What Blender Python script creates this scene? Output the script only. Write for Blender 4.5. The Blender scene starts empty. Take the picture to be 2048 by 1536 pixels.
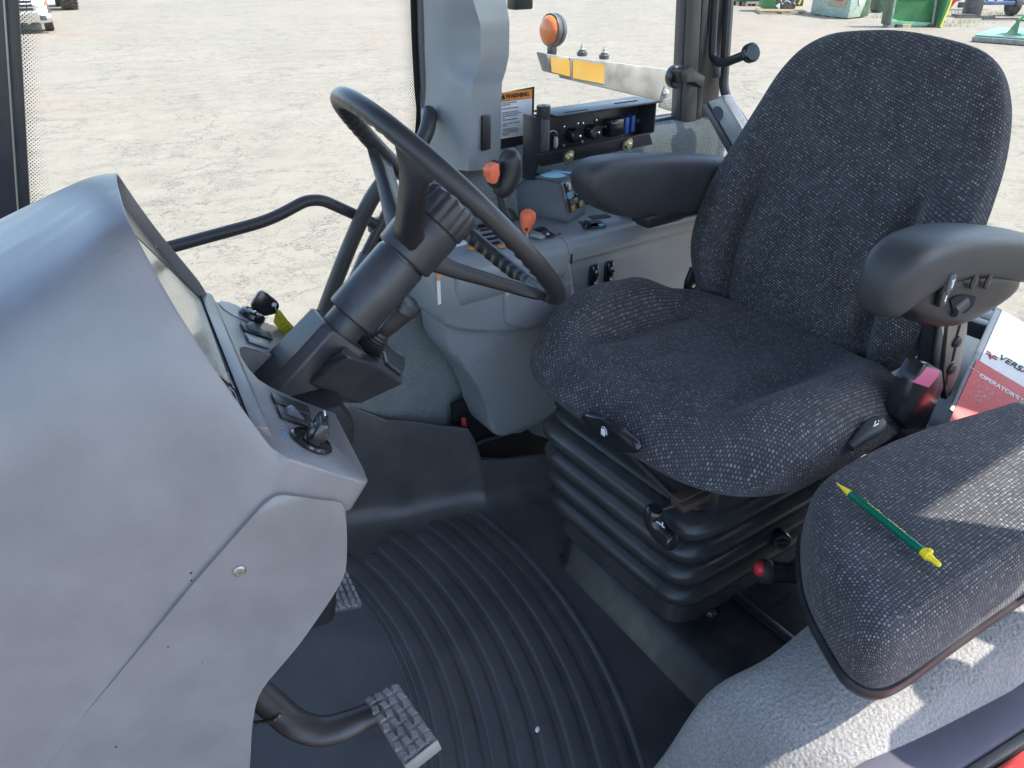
import bpy, bmesh, math, random
from mathutils import Vector as V, Matrix
random.seed(7)
R = math.radians
SC = bpy.context.scene
COL = SC.collection
# ---------------------------------------------------------------- camera model (vehicle frame: X rear, Y right, Z up, cab floor z = 0)
F_, CX, CY, HC, PT, AZ = 1538.0, 1024.0, 768.0, 1.1, R(30), R(55)
FH = V((math.cos(AZ), math.sin(AZ), 0)); RT = V((math.sin(AZ), -math.cos(AZ), 0)); UP = V((0, 0, 1))
CAM = V((0, 0, HC))
PSI = R(-8)
DX = V((math.cos(PSI), math.sin(PSI), 0)); DY = V((-math.sin(PSI), math.cos(PSI), 0))
GZ = -1.6
def ray(u, v):
    a = (u - CX) / F_; b = (CY - v) / F_
    return FH * (math.cos(PT) + b * math.sin(PT)) + RT * a + UP * (-math.sin(PT) + b * math.cos(PT))
def at(u, v, **k):
    """surveyed point: the sight line of a photo pixel met with a known plane of the cab"""
    d = ray(u, v)
    if 'z' in k: t = (k['z'] - HC) / d.z
    elif 'x' in k: t = k['x'] / d.x
    elif 'y' in k: t = k['y'] / d.y
    elif 'dx' in k: t = k['dx'] / d.dot(DX)
    elif 'dy' in k: t = k['dy'] / d.dot(DY)
    elif 'pl' in k:
        o, n = k['pl']; t = (o - CAM).dot(n) / d.dot(n)
    else: t = k['d']
    return CAM + d * t
def D(a, b, z): return DX * a + DY * b + UP * z
# ---------------------------------------------------------------- materials
MATS = {}
def nmat(name):
    m = bpy.data.materials.new(name); m.use_nodes = True
    nt = m.node_tree; b = nt.nodes['Principled BSDF']
    return m, nt, b
def N(nt, t, **kw):
    n = nt.nodes.new(t)
    for k, v in kw.items():
        if k in n.inputs.keys(): n.inputs[k].default_value = v
        else: setattr(n, k, v)
    return n
def L(nt, a, b): nt.links.new(a, b)
def ramp(nt, fac, stops):
    r = nt.nodes.new('ShaderNodeValToRGB')
    els = r.color_ramp.elements
    while len(els) < len(stops): els.new(0.5)
    for e, (p, c) in zip(els, stops):
        e.position = p
        e.color = (c, c, c, 1) if not isinstance(c, tuple) else (*c, 1)
    L(nt, fac, r.inputs[0]); return r.outputs[0]
def mix(nt, fac, a, b, mode='MIX'):
    m = nt.nodes.new('ShaderNodeMix'); m.data_type = 'RGBA'; m.blend_type = mode
    for s, v in ((0, fac), (6, a), (7, b)):
        if hasattr(v, 'is_linked'): L(nt, v, m.inputs[s])
        else: m.inputs[s].default_value = v if s == 0 else ((*v, 1) if len(v) == 3 else v)
    return m.outputs[2]
def math_(nt, op, a, b=None, c=None):
    m = nt.nodes.new('ShaderNodeMath'); m.operation = op
    for i, v in enumerate((a, b, c)):
        if v is None: continue
        if hasattr(v, 'is_linked'): L(nt, v, m.inputs[i])
        else: m.inputs[i].default_value = v
    return m.outputs[0]
def plastic(name, col, rough=0.5, grain=0.12, gscale=1400, var=0.12, spec=0.4, dust=0.0, dustcol=(.35, .33, .3), dscale=9):
    m, nt, b = nmat(name)
    tc = N(nt, 'ShaderNodeTexCoord')
    n1 = N(nt, 'ShaderNodeTexNoise', Scale=14.0, Detail=6.0); L(nt, tc.outputs['Object'], n1.inputs['Vector'])
    lo = tuple(c * (1 - var) for c in col); hi = tuple(min(1, c * (1 + var)) for c in col)
    c = ramp(nt, n1.outputs['Fac'], [(.3, lo), (.7, hi)])
    if dust:
        n2 = N(nt, 'ShaderNodeTexNoise', Scale=float(dscale), Detail=9.0, Roughness=.7); L(nt, tc.outputs['Object'], n2.inputs['Vector'])
        f = ramp(nt, n2.outputs['Fac'], [(.45, 0.0), (.75, dust)])
        c = mix(nt, f, c, dustcol)
        n4 = N(nt, 'ShaderNodeTexNoise', Scale=260.0, Detail=2.0); L(nt, tc.outputs['Object'], n4.inputs['Vector'])
        f2 = ramp(nt, n4.outputs['Fac'], [(.735, 0.0), (.76, min(1, dust * 1.6))])
        c = mix(nt, f2, c, dustcol)
    L(nt, c, b.inputs['Base Color'])
    rr = ramp(nt, n1.outputs['Fac'], [(.2, max(0, rough - .07)), (.8, min(1, rough + .07))])
    mp = N(nt, 'ShaderNodeMapping'); mp.inputs['Rotation'].default_value = (.4, .7, .5); mp.inputs['Scale'].default_value = (4, 42, 12); L(nt, tc.outputs['Object'], mp.inputs['Vector'])
    n5 = N(nt, 'ShaderNodeTexNoise', Scale=1.0, Detail=7.0, Roughness=.65); L(nt, mp.outputs[0], n5.inputs['Vector'])
    rr = mix(nt, ramp(nt, n5.outputs['Fac'], [(.52, 0.0), (.72, .55)]), rr, (max(.1, rough - .16),) * 3)
    L(nt, rr, b.inputs['Roughness'])
    b.inputs['Specular IOR Level'].default_value = spec
    if grain:
        n3 = N(nt, 'ShaderNodeTexNoise', Scale=float(gscale), Detail=2.0); L(nt, tc.outputs['Object'], n3.inputs['Vector'])
        bp = N(nt, 'ShaderNodeBump', Strength=grain, Distance=.0006); L(nt, n3.outputs['Fac'], bp.inputs['Height'])
        L(nt, bp.outputs[0], b.inputs['Normal'])
    MATS[name] = m; return m
def metal(name, col, rough=.35, metallic=1.0, var=.15):
    m = plastic(name, col, rough, grain=.05, gscale=600, var=var); m.node_tree.nodes['Principled BSDF'].inputs['Metallic'].default_value = metallic; return m
def flat(name, col, rough=.5, spec=.4):
    m, nt, b = nmat(name); b.inputs['Base Color'].default_value = (*col, 1); b.inputs['Roughness'].default_value = rough
    b.inputs['Specular IOR Level'].default_value = spec
    MATS[name] = m; return m
# ---------------------------------------------------------------- mesh kit
def frame(ex, ey):
    ex = V(ex).normalized(); ez = ex.cross(V(ey)).normalized(); ey = ez.cross(ex).normalized()
    return ex, ey, ez
def spline(pts, n=8, closed=False):
    pts = [V(p) for p in pts]; out = []; m = len(pts)
    rng = range(m) if closed else range(m - 1)
    for i in rng:
        if closed: p0, p1, p2, p3 = pts[i - 1], pts[i], pts[(i + 1) % m], pts[(i + 2) % m]
        else: p0, p1, p2, p3 = pts[max(0, i - 1)], pts[i], pts[i + 1], pts[min(m - 1, i + 2)]
        for k in range(n):
            t = k / n; t2 = t * t; t3 = t2 * t
            out.append(0.5 * ((2 * p1) + (-p0 + p2) * t + (2 * p0 - 5 * p1 + 4 * p2 - p3) * t2 + (-p0 + 3 * p1 - 3 * p2 + p3) * t3))
    if not closed: out.append(pts[-1])
    return out
def fillet(pts, r, n=5, closed=False):
    """polyline with its corners rounded"""
    pts = [V(p) for p in pts]; out = []; m = len(pts)
    for i, p in enumerate(pts):
        if not closed and i in (0, m - 1): out.append(p); continue
        a = pts[i - 1]; b = pts[(i + 1) % m]
        rr = r[i] if isinstance(r, (list, tuple)) else r
        da = (a - p); db = (b - p); q = min(rr, da.length * .45, db.length * .45)
        s = p + da.normalized() * q; e = p + db.normalized() * q
        for k in range(n + 1):
            t = k / n; out.append((1 - t) ** 2 * s + 2 * t * (1 - t) * p + t * t * e)
    return out
class MB:
    def __init__(s): s.bm = bmesh.new(); s.uv = s.bm.loops.layers.uv.new('UVMap')
    def face(s, vs, uvs=None):
        try: f = s.bm.faces.new(vs)
        except ValueError: return None
        if uvs:
            for l, q in zip(f.loops, uvs): l[s.uv].uv = q
        return f
    def poly(s, pts, uvs=None):
        return s.face([s.bm.verts.new(V(p)) for p in pts], uvs)
    def box(s, c, size, ax=None, taper=None):
        ex, ey, ez = ax or (V((1, 0, 0)), V((0, 1, 0)), V((0, 0, 1)))
        c = V(c); vs = []
        for k in (-1, 1):
            tp = (taper if k > 0 and taper else (1, 1))
            for i, j in ((-1, -1), (1, -1), (1, 1), (-1, 1)):
                vs.append(s.bm.verts.new(c + ex * (i * size[0] / 2 * tp[0]) + ey * (j * size[1] / 2 * tp[1]) + ez * (k * size[2] / 2)))
        for q in ((3, 2, 1, 0), (4, 5, 6, 7), (0, 1, 5, 4), (1, 2, 6, 5), (2, 3, 7, 6), (3, 0, 4, 7)): s.face([vs[i] for i in q])
        return s
    def prism(s, pts, vec, scale=1.0):
        pts = [V(p) for p in pts]; vec = V(vec); c = sum(pts, V()) / len(pts)
        a = [s.bm.verts.new(p) for p in pts]; b = [s.bm.verts.new(c + (p - c) * scale + vec) for p in pts]
        n = len(pts); s.face(a[::-1]); s.face(b)
        for i in range(n): s.face([a[i], a[(i + 1) % n], b[(i + 1) % n], b[i]])
        return s
    def grid(s, rows, cu=False, cv=False, capu=False, uvf=None, cap0=False, cap1=False):
        """rows of points; cv closes each row, cu closes the stack of rows"""
        vr = [[s.bm.verts.new(V(p)) for p in r] for r in rows]
        nr, nc = len(vr), len(vr[0])
        for i in range(nr if cu else nr - 1):
            for j in range(nc if cv else nc - 1):
                i2, j2 = (i + 1) % nr, (j + 1) % nc
                uv = None
                if uvf: uv = [uvf(i, j), uvf(i, j + 1), uvf(i + 1, j + 1), uvf(i + 1, j)]
                s.face([vr[i][j], vr[i][j2], vr[i2][j2], vr[i2][j]], uv)
        if cap0: s.face(vr[0][::-1])
        if cap1: s.face(vr[-1])
        return s
    def tube(s, pts, r, seg=12, closed=False, caps=True, flat=None, up=None):
        pts = [V(p) for p in pts]; n = len(pts); rows = []
        t0 = (pts[1] - pts[0]).normalized()
        nrm = V(up) if up is not None else (V((0, 0, 1)) if abs(t0.z) < .9 else V((1, 0, 0)))
        nrm = (nrm - t0 * nrm.dot(t0)).normalized()
        for i in range(n):
            if closed: t = (pts[(i + 1) % n] - pts[i - 1]).normalized()
            else: t = (pts[min(n - 1, i + 1)] - pts[max(0, i - 1)]).normalized()
            nrm = (nrm - t * nrm.dot(t)).normalized(); bi = t.cross(nrm)
            rr = r[i] if isinstance(r, (list, tuple)) else r
            fl = flat if flat else 1.0
            rows.append([pts[i] + nrm * (rr * fl * math.cos(2 * math.pi * k / seg)) + bi * (rr * math.sin(2 * math.pi * k / seg)) for k in range(seg)])
        s.grid(rows, cu=closed, cv=True, cap0=caps and not closed, cap1=caps and not closed)
        return s
    def lathe(s, prof, o, axis, seg=24, sx=1.0, ref=None):
        o = V(o); ez = V(axis).normalized()
        q = V(ref) if ref is not None else (V((1, 0, 0)) if abs(ez.x) < .9 else V((0, 1, 0)))
        ex = (q - ez * q.dot(ez)).normalized(); ey = ez.cross(ex)
        rows = [[o + ez * h + ex * (max(r, 1e-5) * sx * math.cos(2 * math.pi * k / seg)) + ey * (max(r, 1e-5) * math.sin(2 * math.pi * k / seg)) for k in range(seg)] for r, h in prof]
        s.grid(rows, cv=True, cap0=prof[0][0] > 1e-4, cap1=prof[-1][0] > 1e-4)
        return s
    def rbox(s, c, size, r=.004, ax=None, seg=2):
        """box with its edges rounded"""
        t = bmesh.new(); q = MB.__new__(MB); q.bm = t; q.uv = t.loops.layers.uv.new('UVMap'); q.box(c, size, ax)
        bmesh.ops.bevel(t, geom=list(t.edges), offset=min(r, min(size) * .48), segments=seg, profile=.5, affect='EDGES')
        s.join(t); t.free(); return s
    def rprism(s, pts, vec, r=.004, seg=2, scale=1.0):
        t = bmesh.new(); q = MB.__new__(MB); q.bm = t; q.uv = t.loops.layers.uv.new('UVMap'); q.prism(pts, vec, scale)
        bmesh.ops.bevel(t, geom=list(t.edges), offset=r, segments=seg, profile=.5, affect='EDGES', clamp_overlap=True)
        s.join(t); t.free(); return s
    def join(s, t):
        mp = {}
        for v in t.verts: mp[v] = s.bm.verts.new(v.co)
        for f in t.faces:
            try: s.bm.faces.new([mp[v] for v in f.verts])
            except ValueError: pass
    def build(s, name, mat, parent=None, smooth=35, bevel=0, bseg=2, sub=0, local=False, solid=0, label=None):
        bm = s.bm
        bmesh.ops.remove_doubles(bm, verts=bm.verts, dist=1e-6)
        bmesh.ops.recalc_face_normals(bm, faces=bm.faces)
        for f in bm.faces: f.smooth = smooth > 0
        if smooth and not sub:
            ca = R(smooth)
            for e in bm.edges:
                if len(e.link_faces) == 2 and e.calc_face_angle(0) > ca: e.smooth = False
        if parent is not None and not local:
            bmesh.ops.translate(bm, verts=bm.verts, vec=-wloc(parent))
        me = bpy.data.meshes.new(name); bm.to_mesh(me); bm.free()
        o = bpy.data.objects.new(name, me); COL.objects.link(o)
        if parent is not None: o.parent = parent
        for mm in (mat if isinstance(mat, (list, tuple)) else [mat]):
            me.materials.append(MATS[mm] if isinstance(mm, str) else mm)
        if solid:
            md = o.modifiers.new('solid', 'SOLIDIFY'); md.thickness = solid; md.offset = 0
        if bevel:
            md = o.modifiers.new('bevel', 'BEVEL'); md.width = bevel; md.segments = bseg; md.limit_method = 'ANGLE'; md.angle_limit = R(32); md.harden_normals = False
        if sub:
            md = o.modifiers.new('sub', 'SUBSURF'); md.levels = sub; md.render_levels = sub
        if label: o['label'] = label
        return o
def wloc(o):
    p = V((0, 0, 0))
    while o is not None: p += o.location; o = o.parent
    return p
def tag(o, label, cat, group=None, kind=None):
    o['label'] = label; o['category'] = cat
    if group: o['group'] = group
    if kind: o['kind'] = kind
    return o
def thing(name, loc, label, cat, group=None, rz=0):
    o = bpy.data.objects.new(name, None); COL.objects.link(o); o.location = V(loc); o.rotation_euler = (0, 0, rz); o.empty_display_size = .05
    return tag(o, label, cat, group)
def struct(o): o['kind'] = 'structure'; return o
def text(body, name, mat, parent, o, ex, ey, size, extr=.0004, align='LEFT', mirror=False, shear=0, bold=0.0, sx=1.0):
    cu = bpy.data.curves.new(name, 'FONT'); cu.body = body; cu.size = size; cu.extrude = extr; cu.align_x = align; cu.shear = shear; cu.offset = bold
    ob = bpy.data.objects.new(name, cu); COL.objects.link(ob)
    dg = bpy.context.evaluated_depsgraph_get(); me = bpy.data.meshes.new_from_object(ob.evaluated_get(dg))
    bpy.data.objects.remove(ob); bpy.data.curves.remove(cu)
    ex, ey, ez = frame(ex, ey)
    o = V(o) - (wloc(parent) if parent is not None else V())
    for v in me.vertices:
        x, y, z = v.co; x *= sx
        v.co = o + ex * (-x if mirror else x) + ey * y + ez * z
    me.materials.clear(); me.materials.append(MATS[mat]); me.name = name
    r = bpy.data.objects.new(name, me); COL.objects.link(r)
    if parent is not None: r.parent = parent
    return r
def merge_into(dst, objs):
    """fold built pieces into one mesh object (keeps materials)"""
    bm = bmesh.new(); bm.from_mesh(dst.data)
    mats = list(dst.data.materials)
    for o in objs:
        n0 = len(bm.faces); idx = []
        for m in o.data.materials:
            if m not in mats: mats.append(m)
            idx.append(mats.index(m))
        off = (wloc(o.parent) if o.parent else V()) - (wloc(dst.parent) if dst.parent else V())
        me = o.data.copy(); me.transform(Matrix.Translation(off)); 
        for p in me.polygons: p.material_index = idx[p.material_index] if idx else 0
        bm.from_mesh(me); bpy.data.meshes.remove(me)
        bpy.data.objects.remove(o)
    bm.to_mesh(dst.data); bm.free()
    dst.data.materials.clear()
    for m in mats: dst.data.materials.append(m)
    return dst
# ---------------------------------------------------------------- the materials of the cab
plastic('grey_plastic', (.142, .143, .152), .38, grain=.32, gscale=420, var=.13, dust=.16, dustcol=(.21, .195, .18), spec=.6, dscale=7)
plastic('grey_trim', (.195, .214, .230), .34, grain=.1, gscale=900, var=.05, dust=.14, dustcol=(.24, .23, .21), spec=.55)
plastic('pod_plastic', (.085, .10, .125), .42, grain=.1, gscale=900, var=.06, dust=.12)
plastic('column_plastic', (.030, .031, .036), .34, grain=.14, gscale=900, var=.08, dust=.10)
plastic('black_plastic', (.018, .019, .022), .38, grain=.14, gscale=1100, var=.15, dust=.10, dustcol=(.2, .19, .18))
plastic('wheel_rubber', (.022, .022, .024), .38, grain=.22, gscale=1300, var=.1, dust=.10, dustcol=(.14, .135, .13))
plastic('arm_foam', (.036, .037, .040), .5, grain=.25, gscale=1200, var=.1, dust=.12, dustcol=(.15, .145, .14))
plastic('black_rubber', (.056, .058, .061), .36, grain=.4, gscale=360, var=.15, dust=.32, dustcol=(.13, .125, .12), dscale=5)
plastic('bellows_rubber', (.034, .036, .038), .32, grain=.08, gscale=700, var=.12, dust=.25, dustcol=(.13, .12, .11), dscale=6)
plastic('black_paint', (.018, .020, .026), .42, grain=.03, gscale=500, var=.2, dust=.08, dustcol=(.2, .2, .2))
plastic('satin_black', (.034, .034, .036), .45, grain=.06, gscale=700, var=.15, dust=.1, dustcol=(.2, .2, .2))
plastic('orange_plastic', (.80, .17, .075), .45, grain=.06, gscale=800, var=.04)
plastic('red_plastic', (.55, .03, .035), .3, grain=.0, var=.05)
plastic('pink_red', (.50, .12, .22), .5, grain=.0, var=.1)
plastic('pen_green', (.0, .105, .06), .25, grain=.0, var=.03)
plastic('pen_yellow', (.80, .62, .02), .3, grain=.0, var=.03)
plastic('tag_yellow', (.55, .52, .035), .5, grain=.0, var=.06)
plastic('decal_yellow', (.34, .195, .02), .45, grain=.0, var=.07, dust=.2)
plastic('decal_orange', (.70, .23, .03), .5, grain=.0, var=.03)
plastic('paper_white', (.62, .63, .64), .6, grain=.0, var=.03)
plastic('manual_white', (.72, .71, .68), .28, grain=.0, var=.03, dust=.2, dustcol=(.5, .46, .4), spec=.5)
plastic('manual_red', (.50, .035, .035), .28, grain=.0, var=.06, dust=.22, dustcol=(.55, .4, .36), spec=.5)
plastic('amber_lens', (.58, .15, .04), .22, grain=.1, gscale=300, var=.05)
plastic('galvanised', (.17, .165, .155), .5, grain=.1, gscale=300, var=.35, dust=.3, dustcol=(.28,.27,.25), dscale=30)
metal('steel', (.62, .60, .56), .3)
metal('dull_steel', (.30, .29, .28), .45)
metal('zinc_gold', (.62, .55, .38), .35)
metal('rust', (.075, .052, .04), .7, metallic=.3, var=.35)
plastic('pedal_rubber', (.145, .145, .15), .3, grain=.12, gscale=300, var=.35, dust=.5, dustcol=(.30, .29, .28), dscale=60, spec=.8)
plastic('knob_black', (.015, .016, .019), .22, grain=.0, var=.1, spec=.6)
plastic('plinth_rubber', (.020, .021, .023), .34, grain=.2, gscale=500, var=.15, dust=.1)
plastic('film_black', (.035, .036, .04), .22, grain=.0, var=.15, dust=.22, dustcol=(.30, .29, .27))
plastic('lcd', (.42, .40, .34), .12, grain=.0, var=.03, spec=.6)
plastic('teal_button', (.05, .42, .45), .3, grain=.0, var=.05)
plastic('sky_button', (.10, .28, .52), .3, grain=.0, var=.05)
flat('white_print', (.75, .77, .8)); flat('grey_print', (.32, .33, .35)); flat('black_print', (.015, .015, .017)); flat('red_print', (.30, .02, .03))
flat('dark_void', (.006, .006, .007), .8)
plastic('blue_fuse', (.03, .08, .30), .35, grain=0)
plastic('hose_red', (.45, .05, .06), .45, grain=0)
# woven seat cloth: rows of pale dashes on charcoal, in metres of the surface's own UV
def cloth(name, base, fleck, cell=.0052, amt=1.0):
    m, nt, b = nmat(name)
    uv = N(nt, 'ShaderNodeUVMap'); sp = N(nt, 'ShaderNodeSeparateXYZ')
    tc = N(nt, 'ShaderNodeTexCoord')
    wob = N(nt, 'ShaderNodeTexNoise', Scale=30.0, Detail=2.0); L(nt, uv.outputs[0], wob.inputs['Vector'])
    va = N(nt, 'ShaderNodeVectorMath', operation='SCALE'); va.inputs['Scale'].default_value = .0035
    L(nt, wob.outputs['Color'], va.inputs[0])
    vb = N(nt, 'ShaderNodeVectorMath', operation='ADD'); L(nt, uv.outputs[0], vb.inputs[0]); L(nt, va.outputs[0], vb.inputs[1])
    L(nt, vb.outputs[0], sp.inputs[0])
    y = math_(nt, 'DIVIDE', sp.outputs[1], cell); yi = math_(nt, 'FLOOR', y); yf = math_(nt, 'FRACT', y)
    x0 = math_(nt, 'DIVIDE', sp.outputs[0], cell * 1.05)
    x = math_(nt, 'ADD', x0, math_(nt, 'MULTIPLY', yi, .5)); xi = math_(nt, 'FLOOR', x); xf = math_(nt, 'FRACT', x)
    cv = N(nt, 'ShaderNodeCombineXYZ'); L(nt, xi, cv.inputs[0]); L(nt, yi, cv.inputs[1])
    wn = N(nt, 'ShaderNodeTexWhiteNoise'); wn.noise_dimensions = '2D'; L(nt, cv.outputs[0], wn.inputs['Vector'])
    bx = math_(nt, 'MULTIPLY', math_(nt, 'SINE', math_(nt, 'MULTIPLY', xf, math.pi)), math_(nt, 'SINE', math_(nt, 'MULTIPLY', yf, math.pi)))
    dash = ramp(nt, bx, [(.28, 0.0), (.80, 1.0)])
    br = ramp(nt, wn.outputs['Value'], [(.0, .10), (.5, .28), (.85, .52), (1.0, .95)])
    f = math_(nt, 'MULTIPLY', math_(nt, 'MULTIPLY', dash, br), amt)
    big = N(nt, 'ShaderNodeTexNoise', Scale=22.0, Detail=5.0); L(nt, tc.outputs['Object'], big.inputs['Vector'])
    bc = ramp(nt, big.outputs['Fac'], [(.3, tuple(c * .75 for c in base)), (.7, tuple(c * 1.3 for c in base))])
    fz = N(nt, 'ShaderNodeTexNoise', Scale=900.0, Detail=2.0); L(nt, tc.outputs['Object'], fz.inputs['Vector'])
    bc = mix(nt, ramp(nt, fz.outputs['Fac'], [(.45, 0.0), (.8, .35)]), bc, tuple(c * .45 for c in fleck))
    c = mix(nt, f, bc, fleck); L(nt, c, b.inputs['Base Color'])
    b.inputs['Roughness'].default_value = .88; b.inputs['Specular IOR Level'].default_value = .15
    b.inputs['Sheen Weight'].default_value = .12; b.inputs['Sheen Roughness'].default_value = .4
    bp = N(nt, 'ShaderNodeBump', Strength=.55, Distance=.0012); L(nt, bx, bp.inputs['Height']); L(nt, bp.outputs[0], b.inputs['Normal'])
    MATS[name] = m
cloth('seat_cloth', (.036, .036, .040), (.235, .243, .262), cell=.0047)
cloth('seat_cloth_fine', (.034, .034, .038), (.235, .243, .262), cell=.0045)
def carpet(name, a, bcol, sc=420):
    m, nt, b = nmat(name); tc = N(nt, 'ShaderNodeTexCoord')
    n1 = N(nt, 'ShaderNodeTexNoise', Scale=float(sc), Detail=5.0, Roughness=.75); L(nt, tc.outputs['Object'], n1.inputs['Vector'])
    n2 = N(nt, 'ShaderNodeTexNoise', Scale=16.0, Detail=5.0); L(nt, tc.outputs['Object'], n2.inputs['Vector'])
    n3 = N(nt, 'ShaderNodeTexVoronoi', Scale=float(sc) * .6); L(nt, tc.outputs['Object'], n3.inputs['Vector'])
    c = ramp(nt, n1.outputs['Fac'], [(.3, a), (.7, bcol)])
    c = mix(nt, ramp(nt, n2.outputs['Fac'], [(.3, .25), (.7, .0)]), c, tuple(q * .6 for q in a))
    L(nt, c, b.inputs['Base Color']); b.inputs['Roughness'].default_value = .95; b.inputs['Specular IOR Level'].default_value = .1
    b.inputs['Sheen Weight'].default_value = .2
    h = math_(nt, 'ADD', n1.outputs['Fac'], n3.outputs['Distance'])
    bp = N(nt, 'ShaderNodeBump', Strength=.8, Distance=.003); L(nt, h, bp.inputs['Height']); L(nt, bp.outputs[0], b.inputs['Normal'])
    MATS[name] = m
carpet('carpet_grey', (.15, .148, .146), (.37, .36, .345), 330)
plastic('sill_plastic', (.075, .075, .10), .6, grain=.1, spec=.25)
plastic('post_grey', (.085, .08, .074), .5, grain=.1, spec=.4)
carpet('carpet_teal', (.12, .15, .16), (.30, .33, .33))
carpet('carpet_deck', (.20, .20, .19), (.36, .35, .33))
# glass with a printed dot border is made per pane
def glass(name, tint=(.93, .96, .95)):
    m, nt, b = nmat(name); nt.nodes.remove(b); out = nt.nodes['Material Output']
    tr = N(nt, 'ShaderNodeBsdfTransparent'); tr.inputs[0].default_value = (*tint, 1)
    gl = N(nt, 'ShaderNodeBsdfGlossy', Roughness=.02); fr = N(nt, 'ShaderNodeFresnel', IOR=1.35)
    f = math_(nt, 'MULTIPLY', fr.outputs[0], .8)
    mx = N(nt, 'ShaderNodeMixShader'); L(nt, f, mx.inputs[0]); L(nt, tr.outputs[0], mx.inputs[1]); L(nt, gl.outputs[0], mx.inputs[2])
    tc = N(nt, 'ShaderNodeTexCoord'); n1 = N(nt, 'ShaderNodeTexNoise', Scale=5.0, Detail=8.0, Roughness=.7); L(nt, tc.outputs['Object'], n1.inputs['Vector'])
    df = N(nt, 'ShaderNodeBsdfDiffuse'); df.inputs[0].default_value = (.45, .43, .38, 1)
    m2 = N(nt, 'ShaderNodeMixShader'); L(nt, ramp(nt, n1.outputs['Fac'], [(.4, .008), (.75, .07)]), m2.inputs[0]); L(nt, mx.outputs[0], m2.inputs[1]); L(nt, df.outputs[0], m2.inputs[2])
    L(nt, m2.outputs[0], out.inputs[0]); MATS[name] = m
glass('glass')
def frit(name, pitch=.0052, fall=11.0):
    """printed dot band: UV x runs 0 (solid edge) to 1 (clear), UV y in metres"""
    m, nt, b = nmat(name); out = nt.nodes['Material Output']
    uv = N(nt, 'ShaderNodeUVMap'); sp = N(nt, 'ShaderNodeSeparateXYZ'); L(nt, uv.outputs[0], sp.inputs[0])
    # UV in metres, z unused; dots on a 45 degree lattice shrinking with distance from the edge
    a = math_(nt, 'DIVIDE', math_(nt, 'ADD', sp.outputs[0], sp.outputs[1]), pitch); c = math_(nt, 'DIVIDE', math_(nt, 'SUBTRACT', sp.outputs[0], sp.outputs[1]), pitch)
    fa = math_(nt, 'SUBTRACT', math_(nt, 'FRACT', a), .5); fc = math_(nt, 'SUBTRACT', math_(nt, 'FRACT', c), .5)
    d = math_(nt, 'SQRT', math_(nt, 'ADD', math_(nt, 'MULTIPLY', fa, fa), math_(nt, 'MULTIPLY', fc, fc)))
    rad = math_(nt, 'SUBTRACT', .33, math_(nt, 'MULTIPLY', sp.outputs[0], fall))
    mk = math_(nt, 'LESS_THAN', d, rad)
    tr = N(nt, 'ShaderNodeBsdfTransparent'); mx = N(nt, 'ShaderNodeMixShader')
    b.inputs['Base Color'].default_value = (.012, .012, .014, 1); b.inputs['Roughness'].default_value = .4
    L(nt, mk, mx.inputs[0]); L(nt, tr.outputs[0], mx.inputs[1]); L(nt, b.outputs[0], mx.inputs[2]); L(nt, mx.outputs[0], out.inputs[0])
    MATS[name] = m
frit('frit')
# ---------------------------------------------------------------- camera, light, sky
cd = bpy.data.cameras.new('camera'); cam = bpy.data.objects.new('camera', cd); COL.objects.link(cam); SC.camera = cam
cam.location = CAM; cam.rotation_euler = (FH * math.cos(PT) - UP * math.sin(PT)).to_track_quat('-Z', 'Y').to_euler()
cd.sensor_width = 36; cd.lens = 36 * F_ / 2048; cd.clip_start = .02; cd.clip_end = 2000
SUN_AZ, SUN_EL = R(-46), R(56)                      # direction towards the sun, angle from +X
SUN = V((math.cos(SUN_AZ) * math.cos(SUN_EL), math.sin(SUN_AZ) * math.cos(SUN_EL), math.sin(SUN_EL)))
w = bpy.data.worlds.new('World'); SC.world = w; w.use_nodes = True
bg = w.node_tree.nodes['Background']; sky = w.node_tree.nodes.new('ShaderNodeTexSky')
sky.sky_type = 'NISHITA'; sky.sun_disc = False; sky.sun_elevation = SUN_EL; sky.sun_rotation = math.atan2(SUN.x, SUN.y)
sky.air_density = 1.0; sky.dust_density = 1.5; sky.ozone_density = 1.0
w.node_tree.links.new(sky.outputs[0], bg.inputs[0]); bg.inputs[1].default_value = .15
sd = bpy.data.lights.new('sun', 'SUN'); sd.energy = 2.6; sd.angle = R(.5); sd.color = (1, .93, .82)
so = bpy.data.objects.new('sun', sd); COL.objects.link(so); so.rotation_euler = SUN.to_track_quat('Z', 'Y').to_euler(); so.location = (3, -3, 6)
SC.view_settings.view_transform = 'Standard'; SC.view_settings.look = 'None'; SC.view_settings.gamma = 1; SC.view_settings.exposure = 2.12
SC.cycles.max_bounces = 8; SC.cycles.diffuse_bounces = 4; SC.cycles.transparent_max_bounces = 16; SC.cycles.use_denoising = True
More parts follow.
